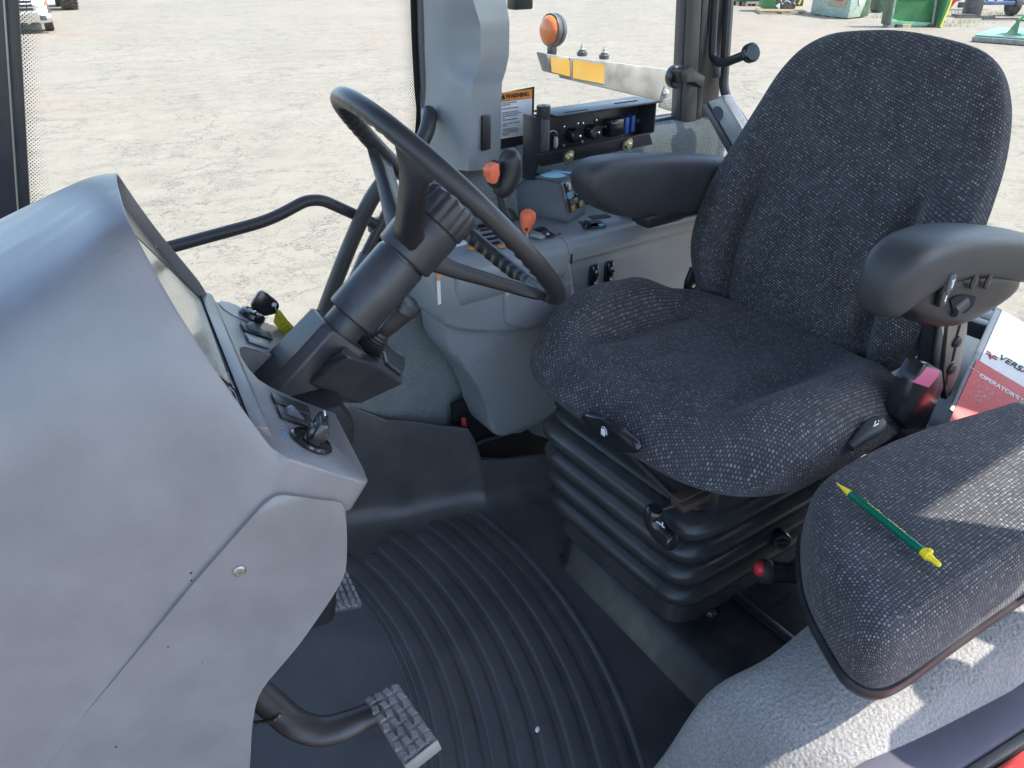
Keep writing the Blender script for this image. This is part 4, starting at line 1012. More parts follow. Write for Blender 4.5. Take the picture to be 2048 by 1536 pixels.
m = MB(); ka = V((-.45, -.75, .2)).normalized(); m.rbox(kc + V((.02, .01, 0)) + ka * .025, (.004, .022, .005), .001, frame(ka, UP.cross(ka))); m.build('knob_bar', 'satin_black', kn)
lv = at(1752, 850, y=.455); m = MB()
m.tube(spline([at(1700, 895, y=.46), at(1730, 868, y=.458), at(1752, 850, y=.456), at(1764, 838, y=.456)], 5), [.007, .0075, .008, .009, .010, .0110, .012, .0125, .013, .0135, .013, .0125, .0115, .010, .007, .002], seg=14); lo_ = m.build('recline_lever', 'arm_foam', seat)
m = MB(); c = at(1752, 850, y=.4425); m.box(c, (.012, .0006, .002)); m.box(c + V((-.004, 0, .004)), (.002, .0006, .008)); m.box(c + V((.004, 0, .005)), (.002, .0006, .002)); m.build('seat_symbol', 'white_print', lo_)
m = MB(); m.lathe([(.012, 0), (.012, .002), (.0075, .0025), (.0075, .007), (0, .0075)], V((.85, .60, .066)), (0, 0, 1), 6); m.build('base_bolt', 'dull_steel', seat)
# ================================================================ hand brake with red button
hb = thing('handbrake_lever', at(1590, 1150, z=.15).to_2d().to_3d(), 'black handbrake lever with a red thumb button between the two seats', 'handbrake')
b0 = at(1523, 1142, y=.50); b1 = at(1650, 1150, y=.44)
dv = (b1 - b0).normalized()
m = MB(); m.tube([b0 + dv * .002, b0 + dv * .01, b0 + dv * .03, b1], [.0165, .0175, .0155, .0150], seg=18); gp = m.build('lever_grip', 'knob_black', hb)
for t in (.03, .05, .07):
    m = MB(); m.lathe([(.0158, 0), (.0158, .0012)], b0 + dv * t, dv, 20); m.build('grip_groove', 'dark_void', gp)
m = MB(); m.lathe([(.0185, -.001), (.0195, .003), (.0185, .012), (.016, .016)], b0, dv, 22); m.build('grip_collar', 'satin_black', gp)
m = MB(); m.lathe([(.0, -.012), (.006, -.0115), (.0105, -.008), (.0125, -.002), (.0125, .004)], b0 + UP * .004, dv, 22); m.build('thumb_button', 'red_plastic', hb)
# ================================================================ passenger seat on the near fender
ps = thing('passenger_seat', (.85, .30, .37), 'flat dark flecked passenger cushion on the carpeted fender, a green pen on top', 'seat')
plan = [(.735, .402), (.672, .345), (.628, .275), (.618, .245), (.628, .224), (.665, .214), (.76, .209), (.90, .200), (1.05, .186), (1.2, .17), (1.28, .17), (1.30, .20), (1.30, .33), (1.26, .372), (1.15, .398), (1.0, .428), (.88, .438), (.79, .432)]
plan = spline([V((a, b, 0)) for a, b in plan], 6, True)
pc_ = V((.93, .30, 0))
rows, uvs = [], []
def prow(s, z, off=0, e=0):
    r, q = [], []
    for i, p in enumerate(plan):
        t = (plan[(i + 1) % len(plan)] - plan[i - 1]).normalized(); nr = V((-t.y, t.x, 0))
        if nr.dot(p - pc_) < 0: nr = -nr
        v = pc_ + (p - pc_) * s + nr * off; r.append(V((v.x, v.y, z))); uq = pc_ + (p - pc_) * min(s, 1) + nr * (e + (off if s < 1 else 0)); q.append((uq.x, uq.y))
    rows.append(r); uvs.append(q)
for s in (.0001, .05, .3, .55, .75, .88): prow(s, .507 - .006 * s * s)
for off, z, e in ((-.018, .4985, -.018), (-.010, .493, -.009), (-.004, .484, .003), (-.001, .47, .017), (.0, .45, .037), (.001, .425, .062), (-.001, .412, .078), (-.004, .405, .086)): prow(1.0, z, off, e)
m = MB(); m.grid(rows, cv=True, uvf=lambda i, j: uvs[i][j % len(plan)]); m.build('cushion', 'seat_cloth_fine', ps, sub=1)
rows = []
def prow2(off, z):
    r = []
    for i, p in enumerate(plan):
        t = (plan[(i + 1) % len(plan)] - plan[i - 1]).normalized(); nr = V((-t.y, t.x, 0))
        if nr.dot(p - pc_) < 0: nr = -nr
        r.append(V((p.x, p.y, z)) + nr * off)
    rows.append(r)
for off, z in ((-.03, .412), (.002, .412), (.004, .406), (.002, .398), (-.006, .394), (-.05, .392)): prow2(off, z)
m = MB(); m.grid(rows, cv=True, cap1=True); m.build('cushion_tray', 'black_plastic', ps, smooth=50)
# ---------------------------------------------------------------- pen
pz = .509
a = at(1672, 965, z=pz + .004); b = at(1880, 1131, z=pz + .0045)
pd = (b - a).normalized(); Lp = (b - a).length; k_ = Lp / .144
pen = thing('ballpoint_pen', (a + b) / 2 - UP * .004, 'green and yellow ballpoint pen lying on the dark passenger cushion', 'pen')
def pl_(prof, name, mat, par, seg=20): 
    m = MB(); m.lathe([(r, h * k_) for r, h in prof], a, pd, seg); return m.build(name, mat, par, smooth=40)
bar = pl_([(.0042, .0225), (.0047, .026), (.0050, .05), (.0050, .118), (.0047, .1225)], 'pen_barrel', 'pen_green', pen)
pl_([(.0006, .002), (.0011, .0035), (.0013, .006), (.0034, .016), (.0042, .0225)], 'pen_nose', 'pen_yellow', pen)
pl_([(.0, .0), (.0006, .0008), (.0006, .003)], 'pen_point', 'steel', pen)
pl_([(.0050, .1225), (.0052, .126), (.0056, .127), (.0056, .130), (.0046, .1305), (.004, .134), (.0034, .136)], 'pen_cap', 'pen_yellow', pen)
pl_([(.0033, .135), (.0033, .142), (.0022, .144), (0, .1442)], 'push_button', 'pen_yellow', pen)
side = pd.cross(UP).normalized()
m = MB(); m.rbox(a + pd * (.128 * k_) + UP * .0045 - side * .003, (.006, .005, .005), .0012, frame(pd, side)); m.rbox(a + pd * (.125 * k_) - side * .005 + UP * .002, (.007, .003, .004), .001, frame(pd, side)); m.build('clip_lug', 'pen_yellow', pen)
for (t0, t1, off) in ((.047, .066, .7), (.045, .064, .0), (.075, .098, .35)):
    n = 13; m = MB()
    for i in range(n):
        f = t0 + (t1 - t0) * i / n
        if i in (3, 8): continue
        th = off; d_ = (UP * math.cos(th) + side * -math.sin(th)) if off else (UP * .86 - side * .5)
        m.box(a + pd * (f * k_) + d_.normalized() * .00505, (.0011, .0013 + .0004 * (i % 2), .0003), frame(pd, d_.cross(pd)))
    m.build('pen_lettering', 'pen_yellow', bar)
# ================================================================ right hand control console
con = thing('control_console', (.95, 1.15, .0), 'grey moulded control console with rocker switches along the right side of the driver seat', 'console')
YC = 1.105
def py(u, v, y=YC): return at(u, v, y=y)
# tapering leg
leg = [(882, 600), (889, 640), (894, 688), (905, 712), (934, 742), (955, 772), (970, 806), (978, 838), (984, 862), (994, 874), (1012, 876), (1040, 866), (1080, 845), (1130, 815), (1180, 790), (1260, 760), (1300, 640), (1150, 560), (1000, 560)]
q = [py(u, v, YC + .022) for u, v in leg]
m = MB(); m.rprism(q, (0, .10, 0), r=.014, seg=4); lg = m.build('front_leg', 'grey_trim', con, smooth=60)
# swollen upper shell with a moulded rib and the shelf line under it
up_q = [(868, 546), (876, 590), (882, 628), (888, 650), (905, 660), (955, 668), (985, 664), (1060, 664), (1160, 640), (1142, 512), (1000, 515)]
q = [py(u, v, YC) for u, v in up_q]
m = MB(); m.rprism(q, (0, .13, 0), r=.016, seg=4); m.build('front_shell', 'grey_trim', con, smooth=60)
q = [py(u, v, YC - .008) for u, v in ((1008, 590), (1012, 652), (1050, 662), (1150, 640), (1150, 560), (1030, 566))]
m = MB(); m.rprism(q, (0, .05, 0), r=.011, seg=4); m.build('front_shell', 'grey_trim', con, smooth=60)
# long body: rail, recessed lower panel, top deck
XA, XB = .63, 1.52
def srow(x, k=1.0):
    return [V((x, 1.20, .10)), V((x, 1.135, .12)), V((x, 1.128, .30)), V((x, 1.122, .44)), V((x, 1.118, .52)), V((x, 1.112, .543)), V((x, 1.104, .551)), V((x, 1.096, .560)), V((x, 1.094, .578)), V((x, 1.099, .592)), V((x, 1.112, .600)), V((x, 1.15, .603)), V((x, 1.24, .606)), V((x, 1.24, .10))]
rows = [srow(x) for x in (.90, .905, .93, 1.0, 1.1, 1.2, 1.35, 1.52)]
m = MB(); m.grid(rows, cap0=True, cap1=True, cv=True); m.build('side_body', 'grey_trim', con, smooth=70)
m = MB()
rows = [[V((x + dx_ * .0, y, z)) for (y, z) in ((1.24, .50), (1.14, .505), (1.106, .520), (1.097, .545), (1.094, .575), (1.099, .590), (1.112, .599), (1.15, .602), (1.24, .605))] for x, dx_ in ((.640, 1), (.66, 0), (.75, 0), (.85, 0), (.8995, 0))]
c0 = V((.66, 1.17, .555)); rows[0] = [c0 + (p - c0) * .82 + V((.0, 0, 0)) for p in rows[0]]
m.grid(rows, cv=True, cap0=True, cap1=True); top = m.build('top_shell', 'grey_trim', con, smooth=70)
ZT = .603
def tz(u, v, h=0.0): return at(u, v, z=ZT + h)
def toppoly(pts, name, mat, h0=.0006, th=.0015, par=top):
    q = [tz(u, v, h0) for u, v in pts]; m = MB(); m.prism(q, (0, 0, th)); return m.build(name, mat, par, smooth=0)
# second tier near the seat
q = [V((1.10, 1.12, .604)), V((1.10, 1.24, .604)), V((1.52, 1.24, .604)), V((1.52, 1.12, .604))]
m = MB(); m.rprism(q, (0, 0, .022), r=.006); m.build('rear_tier', 'grey_trim', con)
toppoly(((1157, 444), (1175, 456), (1214, 452), (1198, 441)), 'blank_switch', 'black_plastic')
s1 = toppoly(((1163, 452), (1172, 459), (1213, 453), (1202, 446)), 'rocker_switch', 'black_plastic', par=con)
m = MB(); p = [tz(1168, 453, .002), tz(1183, 449, .002)]
c = tz(1178, 453, .002); m.rprism([c + V((-.014, -.006, 0)), c + V((.004, -.006, 0)), c + V((-.006, -.006, .014))], (0, .012, 0), r=.0015); m.build('paddle', 'knob_black', s1)
toppoly(((1195, 449), (1200, 453), (1210, 451), (1205, 447)), 'rocker_window', 'teal_button', .0022, .0006, s1)
toppoly(((1068, 458), (1075, 464), (1096, 461), (1088, 454)), 'blank_switch', 'black_plastic')
s2 = toppoly(((1083, 467), (1093, 475), (1112, 473), (1100, 464)), 'rocker_switch', 'black_plastic', par=con)
toppoly(((1092, 467), (1094, 470), (1100, 469), (1097, 466)), 'switch_symbol', 'white_print', .0022, .0004, s2)
toppoly(((1177, 433), (1185, 439), (1222, 434), (1212, 429)), 'blank_switch', 'black_plastic')
m = MB(); m.lathe([(.004, 0), (.0035, .001), (0, .0012)], tz(1119, 468), UP, 12); m.build('top_screw', 'rust', top)
toppoly(((890, 488), (925, 481), (935, 487), (905, 497)), 'instruction_sticker', 'paper_white')
toppoly(((934, 497), (948, 494), (952, 498), (940, 501)), 'orange_mark', 'decal_orange')
toppoly(((952, 499), (962, 496), (964, 499), (955, 502)), 'orange_mark', 'decal_orange', .0008)
toppoly(((996, 492), (1012, 490), (1013, 494), (998, 496)), 'orange_mark', 'decal_orange', .001)
for k in range(5):
    toppoly(((955 + k * 4, 452 + k * 9), (982 + k * 4, 447 + k * 9), (985 + k * 4, 450 + k * 9), (958 + k * 4, 455 + k * 9)), 'lever_slot', 'dark_void', .0006 + k * .0001)
# hanging labels
q = [py(u, v, YC - .0012) for u, v in ((872, 544), (877, 544), (880, 560), (874, 560))]
m = MB(); m.prism(q, (0, -.0008, 0)); m.build('warning_label', 'decal_orange', con)
q = [py(u, v, YC - .0012) for u, v in ((873, 561), (880, 561), (882, 607), (876, 610))]
m = MB(); m.prism(q, (0, -.0008, 0)); m.build('warning_label', 'paper_white', con)
# two rockers on the side
def side_rocker(u, v):
    c = py(u, v, 1.1165); ex = V((1, 0, 0)); ey = V((.02, .10, 1)).normalized()
    m = MB(); m.rbox(c, (.024, .056, .006), .0025, frame(ex, ey)); o = m.build('rocker_switch', 'black_plastic', con)
    m = MB(); m.rbox(c + V((0, -.004, .012)), (.016, .022, .007), .002, frame(ex, V((0, .35, 1)))); m.rbox(c + V((0, -.003, -.012)), (.016, .022, .006), .002, frame(ex, V((0, -.1, 1)))); m.build('rocker_cap', 'knob_black', o)
    m = MB()
    for dz in (.012, -.013): m.box(c + V((0, -.0085 if dz > 0 else -.0068, dz)), (.006, .0012, .0012)); m.box(c + V((0, -.0085 if dz > 0 else -.0068, dz)), (.0012, .0012, .006))
    m.build('rocker_symbol', 'white_print', o); return o
side_rocker(1187, 552); side_rocker(1218, 545)
m = MB(); m.box(py(1143, 518, 1.0935), (.0016, .004, .02)); m.build('shut_line', 'dark_void', con)
# raised switch pod
PA, PB_, PC = [at(u, v, z=ZT) for u, v in ((1014, 426), (1138, 449), (1166, 436))]
QX = (PB_ - PA); LA = QX.length; QX.normalize(); QY = V((-QX.y, QX.x, 0)); QY = QY if QY.dot(FH) > 0 else -QY
LBW = .082
def PP(a, b, h): return PA + QX * a + QY * b + UP * h
profp = [(-.01, 0), (.0, .030), (.022, .060), (.045, .076), (.065, .083), (LA - .032, .083), (LA - .020, .077), (LA - .004, .012), (LA, 0)]
m = MB(); m.rprism([PP(a, 0, h) for a, h in profp], QY * LBW, r=.007, seg=3); podo = m.build('switch_pod', 'pod_plastic', con, smooth=60)
a_, b_ = PP(LA - .020, 0, .077), PP(LA - .004, 0, .012); sdn = (b_ - a_).normalized(); sn = QY.cross(sdn); sn = sn if sn.dot(QX) > 0 else -sn
for j in range(2):
    off = QY * (.024 + .034 * j)
    for (t, kind) in ((.14, 'w'), (.66, 'p')):
        c = off + a_ + (b_ - a_) * t
        m = MB(); m.rbox(c + sn * .001, (.024, .020 if kind == 'w' else .030, .004), .0015, frame(QY, sdn)); o = m.build('pod_switch', 'knob_black', podo)
        if kind == 'w':
            m = MB(); m.rbox(c + sn * .0035, (.008, .013, .004), .001, frame(QY, sdn)); m.build('toggle', 'paper_white', podo)
        else:
            m = MB(); m.rbox(c + sn * .0075 - sdn * .006, (.017, .012, .012), .002, frame(QY, sdn)); m.build('toggle', 'pod_plastic', podo)
            m = MB(); m.rbox(c + sn * .0032 + sdn * .008, (.014, .011, .003), .0008, frame(QY, sdn)); m.build('switch_symbol', 'decal_yellow', podo)
    c = off + a_ + (b_ - a_) * .37
    m = MB(); m.box(c + sn * .0008, (.020, .012, .0012), frame(QY, sdn)); m.build('switch_symbol', 'sky_button', podo)
m = MB(); m.lathe([(.0, 0), (.021, 0), (.0215, .001), (0, .0018)], PP(LA - .060, .036, .0828), UP, 28, sx=1.25, ref=QX); m.build('teal_pad', 'teal_button', podo)
m = MB(); m.rbox(PP(LA - .052, .066, .0832), (.05, .018, .002), .001, frame(QX, QY)); m.build('blue_pad', 'sky_button', podo)
m = MB(); m.rbox(PP(.052, .05, .0805), (.03, .04, .003), .002, frame(QX + UP * .35, QY)); m.build('dark_pad', 'black_plastic', podo)
# ---------------------------------------------------------------- shuttle lever with black grip
ylv = 1.135
lv = thing('shuttle_lever', at(1010, 440, z=ZT), 'black gear lever grip with an orange thumb switch, standing in front of the switch pod', 'lever')
m = MB(); m.tube(spline([at(1012, 436, y=ylv), at(1004, 410, y=ylv), at(998, 385, y=ylv)], 4), [.009, .0085, .008, .0075, .007, .0068, .0066, .0064, .0062], seg=10); m.build('lever_stem', 'black_plastic', lv)
gr_ = [(997, 394, .004), (998, 389, .0145), (1004, 380, .0190), (1012, 366, .0215), (1019, 348, .0228), (1021, 330, .0228), (1020, 316, .0215), (1017, 307, .0175), (1015, 302, .010), (1014, 300, .002)]
m = MB(); m.tube([at(u, v, y=ylv) for u, v, r in gr_], [r for u, v, r in gr_], seg=18, flat=1.0); m.build('lever_grip', 'wheel_rubber', lv, sub=1)
ts = [(977, 343), (986, 330), (999, 327), (1001, 350), (995, 366), (986, 370), (984, 356)]
m = MB(); m.rprism([at(u, v, y=ylv - .018) for u, v in ts], (0, .022, 0), r=.003); m.build('thumb_switch', 'orange_plastic', lv)
m = MB(); m.rprism([at(u, v, y=ylv - .012) for u, v in ((987, 331), (1001, 322), (1004, 332), (1000, 372), (992, 380), (985, 368))], (0, .022, 0), r=.003); m.build('switch_bezel', 'black_plastic', lv)
bs = at(1010, 438, z=ZT); m = MB(); m.lathe([(.026, 0), (.022, .010), (.013, .020), (.008, .022)], bs, UP, 20); m.build('lever_boot', 'black_rubber', lv)
# ---------------------------------------------------------------- orange hand throttle
ot = thing('throttle_lever', at(1060, 472, z=ZT), 'orange ball topped throttle lever rising from the console beside the steering wheel rim', 'lever')
yo = at(1057, 470, z=ZT).y
m = MB()
for_ = [(1053, 466, .0085), (1052, 456, .0095), (1053, 449, .0120), (1055, 441, .0158), (1056, 433, .0168), (1057, 425, .0150), (1058, 420, .0095), (1058, 417.5, .002)]
m.tube([at(u, v, y=yo) for u, v, r in for_], [r for u, v, r in for_], seg=20); m.build('throttle_knob', 'orange_plastic', ot, sub=1)
m = MB(); m.lathe([(.0034, 0), (.0034, .0012), (.002, .0006), (0, .0006)], at(1053, 459, y=yo - .0098), (0, -1, .2), 14); m.build('set_screw', 'black_plastic', ot)
m = MB(); m.tube([at(1053, 465, y=yo), at(1054, 476, y=yo)], .004, seg=8); m.build('lever_stem', 'steel', ot)
m = MB(); m.rprism([at(u, v, z=ZT + .001) for u, v in ((1058, 474), (1080, 480), (1092, 478), (1070, 468))], (0, 0, .008), r=.003); m.build('lever_boot', 'grey_trim', ot)
# ================================================================ socket bracket below the side window
br = thing('socket_bracket', at(1190, 300, y=1.22).to_2d().to_3d() + UP * .72, 'black steel bracket with power sockets, a slotted shelf and gold bolts below the side window', 'bracket')
yb = 1.215
def bp(u, v, y=yb): return at(u, v, y=y)
T0, T1 = bp(1106, 237), bp(1317, 203); B0_, B1_ = bp(1074, 312), bp(1301, 268)
zt = (T0.z + T1.z) / 2; x0, x1 = bp(1100, 237).x - .02, T1.x
zb = (B0_.z + B1_.z) / 2
m = MB(); m.rprism([V((x0, yb + .052, zb - .02)), V((x1 - .006, yb + .052, zb - .02)), V((x1 - .006, yb + .052, zt - .002)), V((x0, yb + .052, zt - .002))], (0, .004, 0), r=.001); pan = m.build('back_panel', 'black_paint', br)
m = MB(); m.rprism([V((x0 + .03, yb - .006, zt)), V((x1 + .004, yb - .006, zt)), V((x1 - .006, yb + .066, zt)), V((x0 + .03, yb + .066, zt))], (0, 0, .004), r=.0012); shf = m.build('slotted_shelf', 'black_paint', br)
for a, b in (((1130, 225), (1174, 219)), ((1230, 207), (1274, 201))):
    p, q_ = at(*a, z=zt + .0042), at(*b, z=zt + .0042); m = MB(); m.tube([p, q_], .0042, seg=8, flat=.15, up=(0, 0, 1)); m.build('shelf_slot', 'dark_void', shf)
m = MB(); m.rprism([V((x0 - .004, yb - .004, zt + .002)), V((x0 - .004, yb + .056, zt + .002)), V((x0 - .004, yb + .056, zb - .06)), V((x0 - .004, yb + .02, zb - .055)), V((x0 - .004, yb - .004, zb))], (.004, 0, 0), r=.001); m.build('end_plate', 'black_paint', br)
m = MB(); m.rprism([V((x1 - .006, yb + .002, zt)), V((x1 - .006, yb + .056, zt)), V((x1 - .006, yb + .056, zb - .02)), V((x1 - .006, yb + .002, zb + .005))], (.004, 0, 0), r=.001); m.build('end_plate', 'black_paint', br)
bar_q = [bp(1074, 311, yb - .012), bp(1300, 267, yb - .012), bp(1306, 289, yb + .0), bp(1082, 334, yb + .0)]
n_ = (bar_q[1] - bar_q[0]).cross(bar_q[3] - bar_q[0]).normalized(); n_ = n_ if n_.y < 0 else -n_
m = MB(); m.rprism(bar_q, -n_ * .005, r=.0012); fb = m.build('front_bar', 'black_paint', br)
for u, v in ((1136, 311), (1254, 287)):
    o = bp(u, v, yb - .008); m = MB(); m.lathe([(.0, 0), (.0135, 0), (.0135, .002), (.0125, .0025), (0, .0025)], o, n_, 24); w_ = m.build('bolt_washer', 'zinc_gold', fb)
    m = MB(); m.lathe([(.0085, .0025), (.0085, .009), (.007, .0105), (0, .0105)], o, n_, 6); m.build('bolt_head', 'zinc_gold', fb)
pz0 = bp(1087, 215, yb + .015); pz1 = bp(1089, 300, yb + .015)
m = MB(); m.lathe([(.0, 0), (.004, 0), (.0045, .004), (.0125, .004), (.0135, .003), (.0135, -.020), (.0132, -.0205), (.0135, -.021), (.0135, -(pz0 - pz1).length)], pz0, UP, 28); m.build('ram_post', 'satin_black', br)
for u, v in ((1142, 269), (1179, 262)):
    o = bp(u, v, yb + .050); m = MB(); m.lathe([(.0145, -.002), (.0145, .012), (.0155, .013), (.0155, .022), (.0135, .024), (0, .0235)], o, (0, -1, .05), 24); so_ = m.build('power_socket', 'knob_black', br)
    m = MB(); m.lathe([(.0, 0), (.003, 0), (.003, .002), (0, .003)], o + V((.004, -.0235, .0)), (0, -1, 0), 12); m.build('cap_rivet', 'steel', so_)
    m = MB(); m.tube(spline([o + V((.004, -.025, -.002)), o + V((.010, -.024, -.018)), o + V((.006, -.015, -.036)), o + V((.0, -.002, -.042))], 6), .0012, seg=6); m.build('cap_tether', 'black_rubber', so_)
    for dx_, dz_ in ((-.019, .017), (.017, .019), (-.019, -.019), (.017, -.017)):
        m = MB(); m.lathe([(.0032, 0), (.0030, .0018), (0, .0024)], o + V((dx_, .001, dz_)), (0, -1, 0), 12); m.build('socket_screw', 'steel', so_)
for u, v in ((1203, 255), (1275, 242)):
    m = MB(); m.lathe([(.006, 0), (.006, .001), (.0045, .0035), (0, .004)], bp(u, v, yb + .051), (0, -1, 0), 14); m.build('panel_screw', 'steel', br)
m = MB(); m.rbox(bp(1228, 254, yb + .040), (.042, .026, .036), .003); fz = m.build('fuse_block', 'knob_black', br)
m = MB(); m.rbox(bp(1247, 250, yb + .036), (.010, .024, .034), .002); m.rbox(bp(1261, 246, yb + .040), (.010, .020, .034), .002); m.build('blue_fuse', 'blue_fuse', fz)
m = MB(); m.box(bp(1231, 246, yb + .0265), (.016, .0006, .002)); m.build('block_print', 'grey_print', fz)
m = MB(); oc = bp(1105, 275, yb + .046); m.tube([oc + V((.0135 * math.cos(k * .4), 0, .0135 * math.sin(k * .4))) for k in range(-4, 8)], .0014, seg=6); m.build('cap_tether', 'grey_print', br)
m = MB(); m.lathe([(.0125, 0), (.0125, .01), (0, .011)], bp(1102, 277, yb + .050), (0, -1, 0), 20); m.build('power_socket', 'knob_black', br)
m = MB(); m.lathe([(.003, 0), (.005, .006), (.005, .016), (.0035, .022), (0, .022)], bp(1111, 296, yb + .03), UP, 12); m.build('cable_lug', 'grey_print', br)
# ================================================================ warning sticker on the pane
st = [(1003, 189), (1068, 173), (1066, 270), (1000, 288)]
wy = 1.352
def wp(u, v, y=wy): return at(u, v, y=y)
stk = MB(); stk.prism([wp(u, v) for u, v in ((985, 190), (1069, 173), (1067, 283), (985, 305))], (0, .001, 0)); stk = stk.build('warning_sticker', 'black_print', cab, smooth=0)
A = wp(1064, 178); Zt = A.z; wid = .15
xl, xr_ = wp(985, 196).x, wp(1064, 178).x
zo = wp(1064, 195).z; zl = wp(1064, 268).z
m = MB(); m.prism([V((xl, wy - .0006, Zt)), V((xr_, wy - .0006, Zt)), V((xr_, wy - .0006, zo)), V((xl, wy - .0006, zo))], (0, .0004, 0)); so1 = m.build('orange_header', 'decal_orange', stk, smooth=0)
m = MB(); m.prism([V((xl, wy - .0006, zo - .001)), V((xr_, wy - .0006, zo - .001)), V((xr_, wy - .0006, zl)), V((xl, wy - .0006, zl))], (0, .0004, 0)); so2 = m.build('white_field', 'paper_white', stk, smooth=0)
hh = (Zt - zo)
x_start = wp(1011, 192).x
text('WARNING', 'warning_word', 'black_print', stk, V((x_start, wy - .0012, zo + hh * .26)), (1, 0, 0), (0, 0, 1), hh * .72, bold=.0003)
tx = wp(1006, 190).x; m = MB(); m.prism([V((tx - .008, wy - .001, zo + hh * .2)), V((tx + .006, wy - .001, zo + hh * .2)), V((tx - .001, wy - .001, zo + hh * .85))], (0, -.0003, 0)); m.build('alert_triangle', 'black_print', stk, smooth=0)
lines = ['IF PANEL FLASHES STOP AND', 'ALARM SOUNDS', '', 'STOP OR SHUTDOWN OVERRIDE', '', 'ENGINE SPEED & DOWNSHIFT TO', '1ST GEAR IS 0, THROTTLE AND A SPEED', 'TO A SAFE STOPPING AREA AND', 'PARK', 'CAUSE AND TAKE CORRECTIVE', '', 'ATTEMPT TO DRIVE FURTHER WITH', 'WARNING', '', 'SUPPRESS SWITCH ACTING IN', 'AFTER ALARM SOUNDS WILL STOP', 'RISKING LOSS OF POWER ASSIST', 'AND BRAKES']
ls = (zo - zl) / 20
for i, t in enumerate(lines):
    if t: text(t, 'small_print', 'grey_print', stk, V((wp(1004, 200).x, wy - .0012, zo - ls * (1.4 + i))), (1, 0, 0), (0, 0, 1), ls * .92, sx=.78)
sq = MB(); sq.box(V(((.86 + 1.47) / 2, 1.372, .705)), (.64, .02, .05)); sq.build('side_window_seal', 'black_rubber', cab, bevel=.004)
# rounded lower corner of the pane
# ================================================================ grab handles by the door
gb = thing('grab_handle', at(640, 630, y=1.30), 'curved black tube handle sweeping up behind the steering wheel to the door post', 'grab handle')
pts = [at(u, v, y=y) for u, v, y in ((625, 690, 1.30), (648, 625, 1.30), (680, 540, 1.29), (712, 462, 1.28), (742, 400, 1.27), (772, 358, 1.26), (806, 326, 1.26), (838, 292, 1.265), (853, 262, 1.27), (858, 238, 1.28), (857, 226, 1.30))]
sp_ = spline(pts, 8); m = MB(); m.tube(sp_, .0145, seg=14); m.build('handle_tube', 'satin_black', gb)
ga = thing('gas_strut', at(700, 560, y=1.325), 'thin gas strut lying along the door seal behind the curved handle', 'strut')
m = MB(); m.tube([at(775, 420, y=1.31), at(731, 508, y=1.31)], .0095, seg=12); m.build('strut_body', 'satin_black', ga)
m = MB(); m.tube([at(731, 508, y=1.31), at(690, 600, y=1.31)], .0115, seg=12); m.build('strut_sleeve', 'pod_plastic', ga)
dh = thing('door_handle', at(560, 440, y=1.31), 'bent black bar handle crossing the side door glass above the dashboard', 'door handle')
pts = fillet([at(u, v, y=1.315) for u, v in ((310, 503), (345, 493), (540, 440), (612, 401), (645, 400), (745, 445), (765, 456))], .05, 6)
m = MB(); m.tube(pts, .0105, seg=12); m.build('handle_bar', 'satin_black', dh)
m = MB(); m.rbox(at(752, 450, y=1.32), (.03, .02, .028), .004); m.build('bar_bracket', 'black_plastic', dh)
# ================================================================ rear window latch handle
lh = thing('latch_handle', at(1430, 120, x=1.50), 'bent black rod handle with a round end knob beside the rear window', 'handle')
pts = fillet([at(1436, -120, x=1.50), at(1426, 60, x=1.50), at(1424, 118, x=1.50), at(1445, 128, x=1.492), at(1500, 106, x=1.47)], [0, .05, .03, .03, 0], 6)
m = MB(); m.tube(pts, .0098, seg=12); m.build('handle_rod', 'black_paint', lh)
kd_ = (at(1500, 106, x=1.47) - at(1455, 122, x=1.489)).normalized()
m = MB(); m.lathe([(.010, -.006), (.019, -.003), (.0205, .0), (.0205, .004), (.018, .0055), (.018, .007), (.0205, .0085), (.0205, .012), (.017, .015), (0, .0155)], at(1498, 107, x=1.471), kd_, 24); m.build('end_knob', 'knob_black', lh)
m = MB(); m.lathe([(.0, 0), (.0075, 0), (.009, .003), (.009, .028), (.007, .031), (0, .031)], at(1433, 155, x=1.51), (at(1434, 130, x=1.51) - at(1433, 155, x=1.51)), 14); m.build('spring_catch', 'black_rubber', lh)
ck = thing('window_catch', at(1350, 155, y=1.33), 'chunky black plastic catch clamped on the rear corner post', 'catch')
m = MB(); m.lathe([(.0, 0), (.024, 0), (.026, .004), (.026, .016), (.022, .020), (0, .020)], at(1345, 152, y=1.34), (0, -1, 0), 24); m.build('catch_disc', 'black_plastic', ck)
m = MB(); m.rprism([at(u, v, y=1.325) for u, v in ((1342, 140), (1362, 132), (1385, 146), (1392, 150), (1388, 170), (1383, 174), (1372, 158), (1356, 158), (1346, 166))], (0, -.03, 0), r=.003); m.build('catch_arm', 'black_plastic', ck)
# ================================================================ folding marker light outside
mk = thing('marker_light', at(1230, 150, y=1.9), 'amber marker light on a folded galvanised arm with two yellow reflective strips', 'marker light')
ym = 1.92
def mp3(u, v, y=ym): return at(u, v, y=y)
tA, tB, tC, tD = mp3(1093, 108), mp3(1345, 140), mp3(1345, 204), mp3(1106, 150)
m = MB(); m.rprism([mp3(1140, 115), mp3(1352, 141), mp3(1345, 208), mp3(1142, 160)], (0, .06, 0), r=.003); arm_ = m.build('outer_tube', 'galvanised', mk)
m = MB(); m.rprism([mp3(1092, 107, ym + .004), mp3(1150, 116, ym + .004), mp3(1150, 157, ym + .004), mp3(1104, 146, ym + .004)], (0, .05, 0), r=.003); m.build('inner_tube', 'galvanised', mk)
m = MB(); m.prism([mp3(u, v, ym - .001) for u, v in ((1145, 119), (1209, 130), (1208, 168), (1145, 156))], (0, -.001, 0)); m.build('reflective_strip', 'decal_yellow', mk)
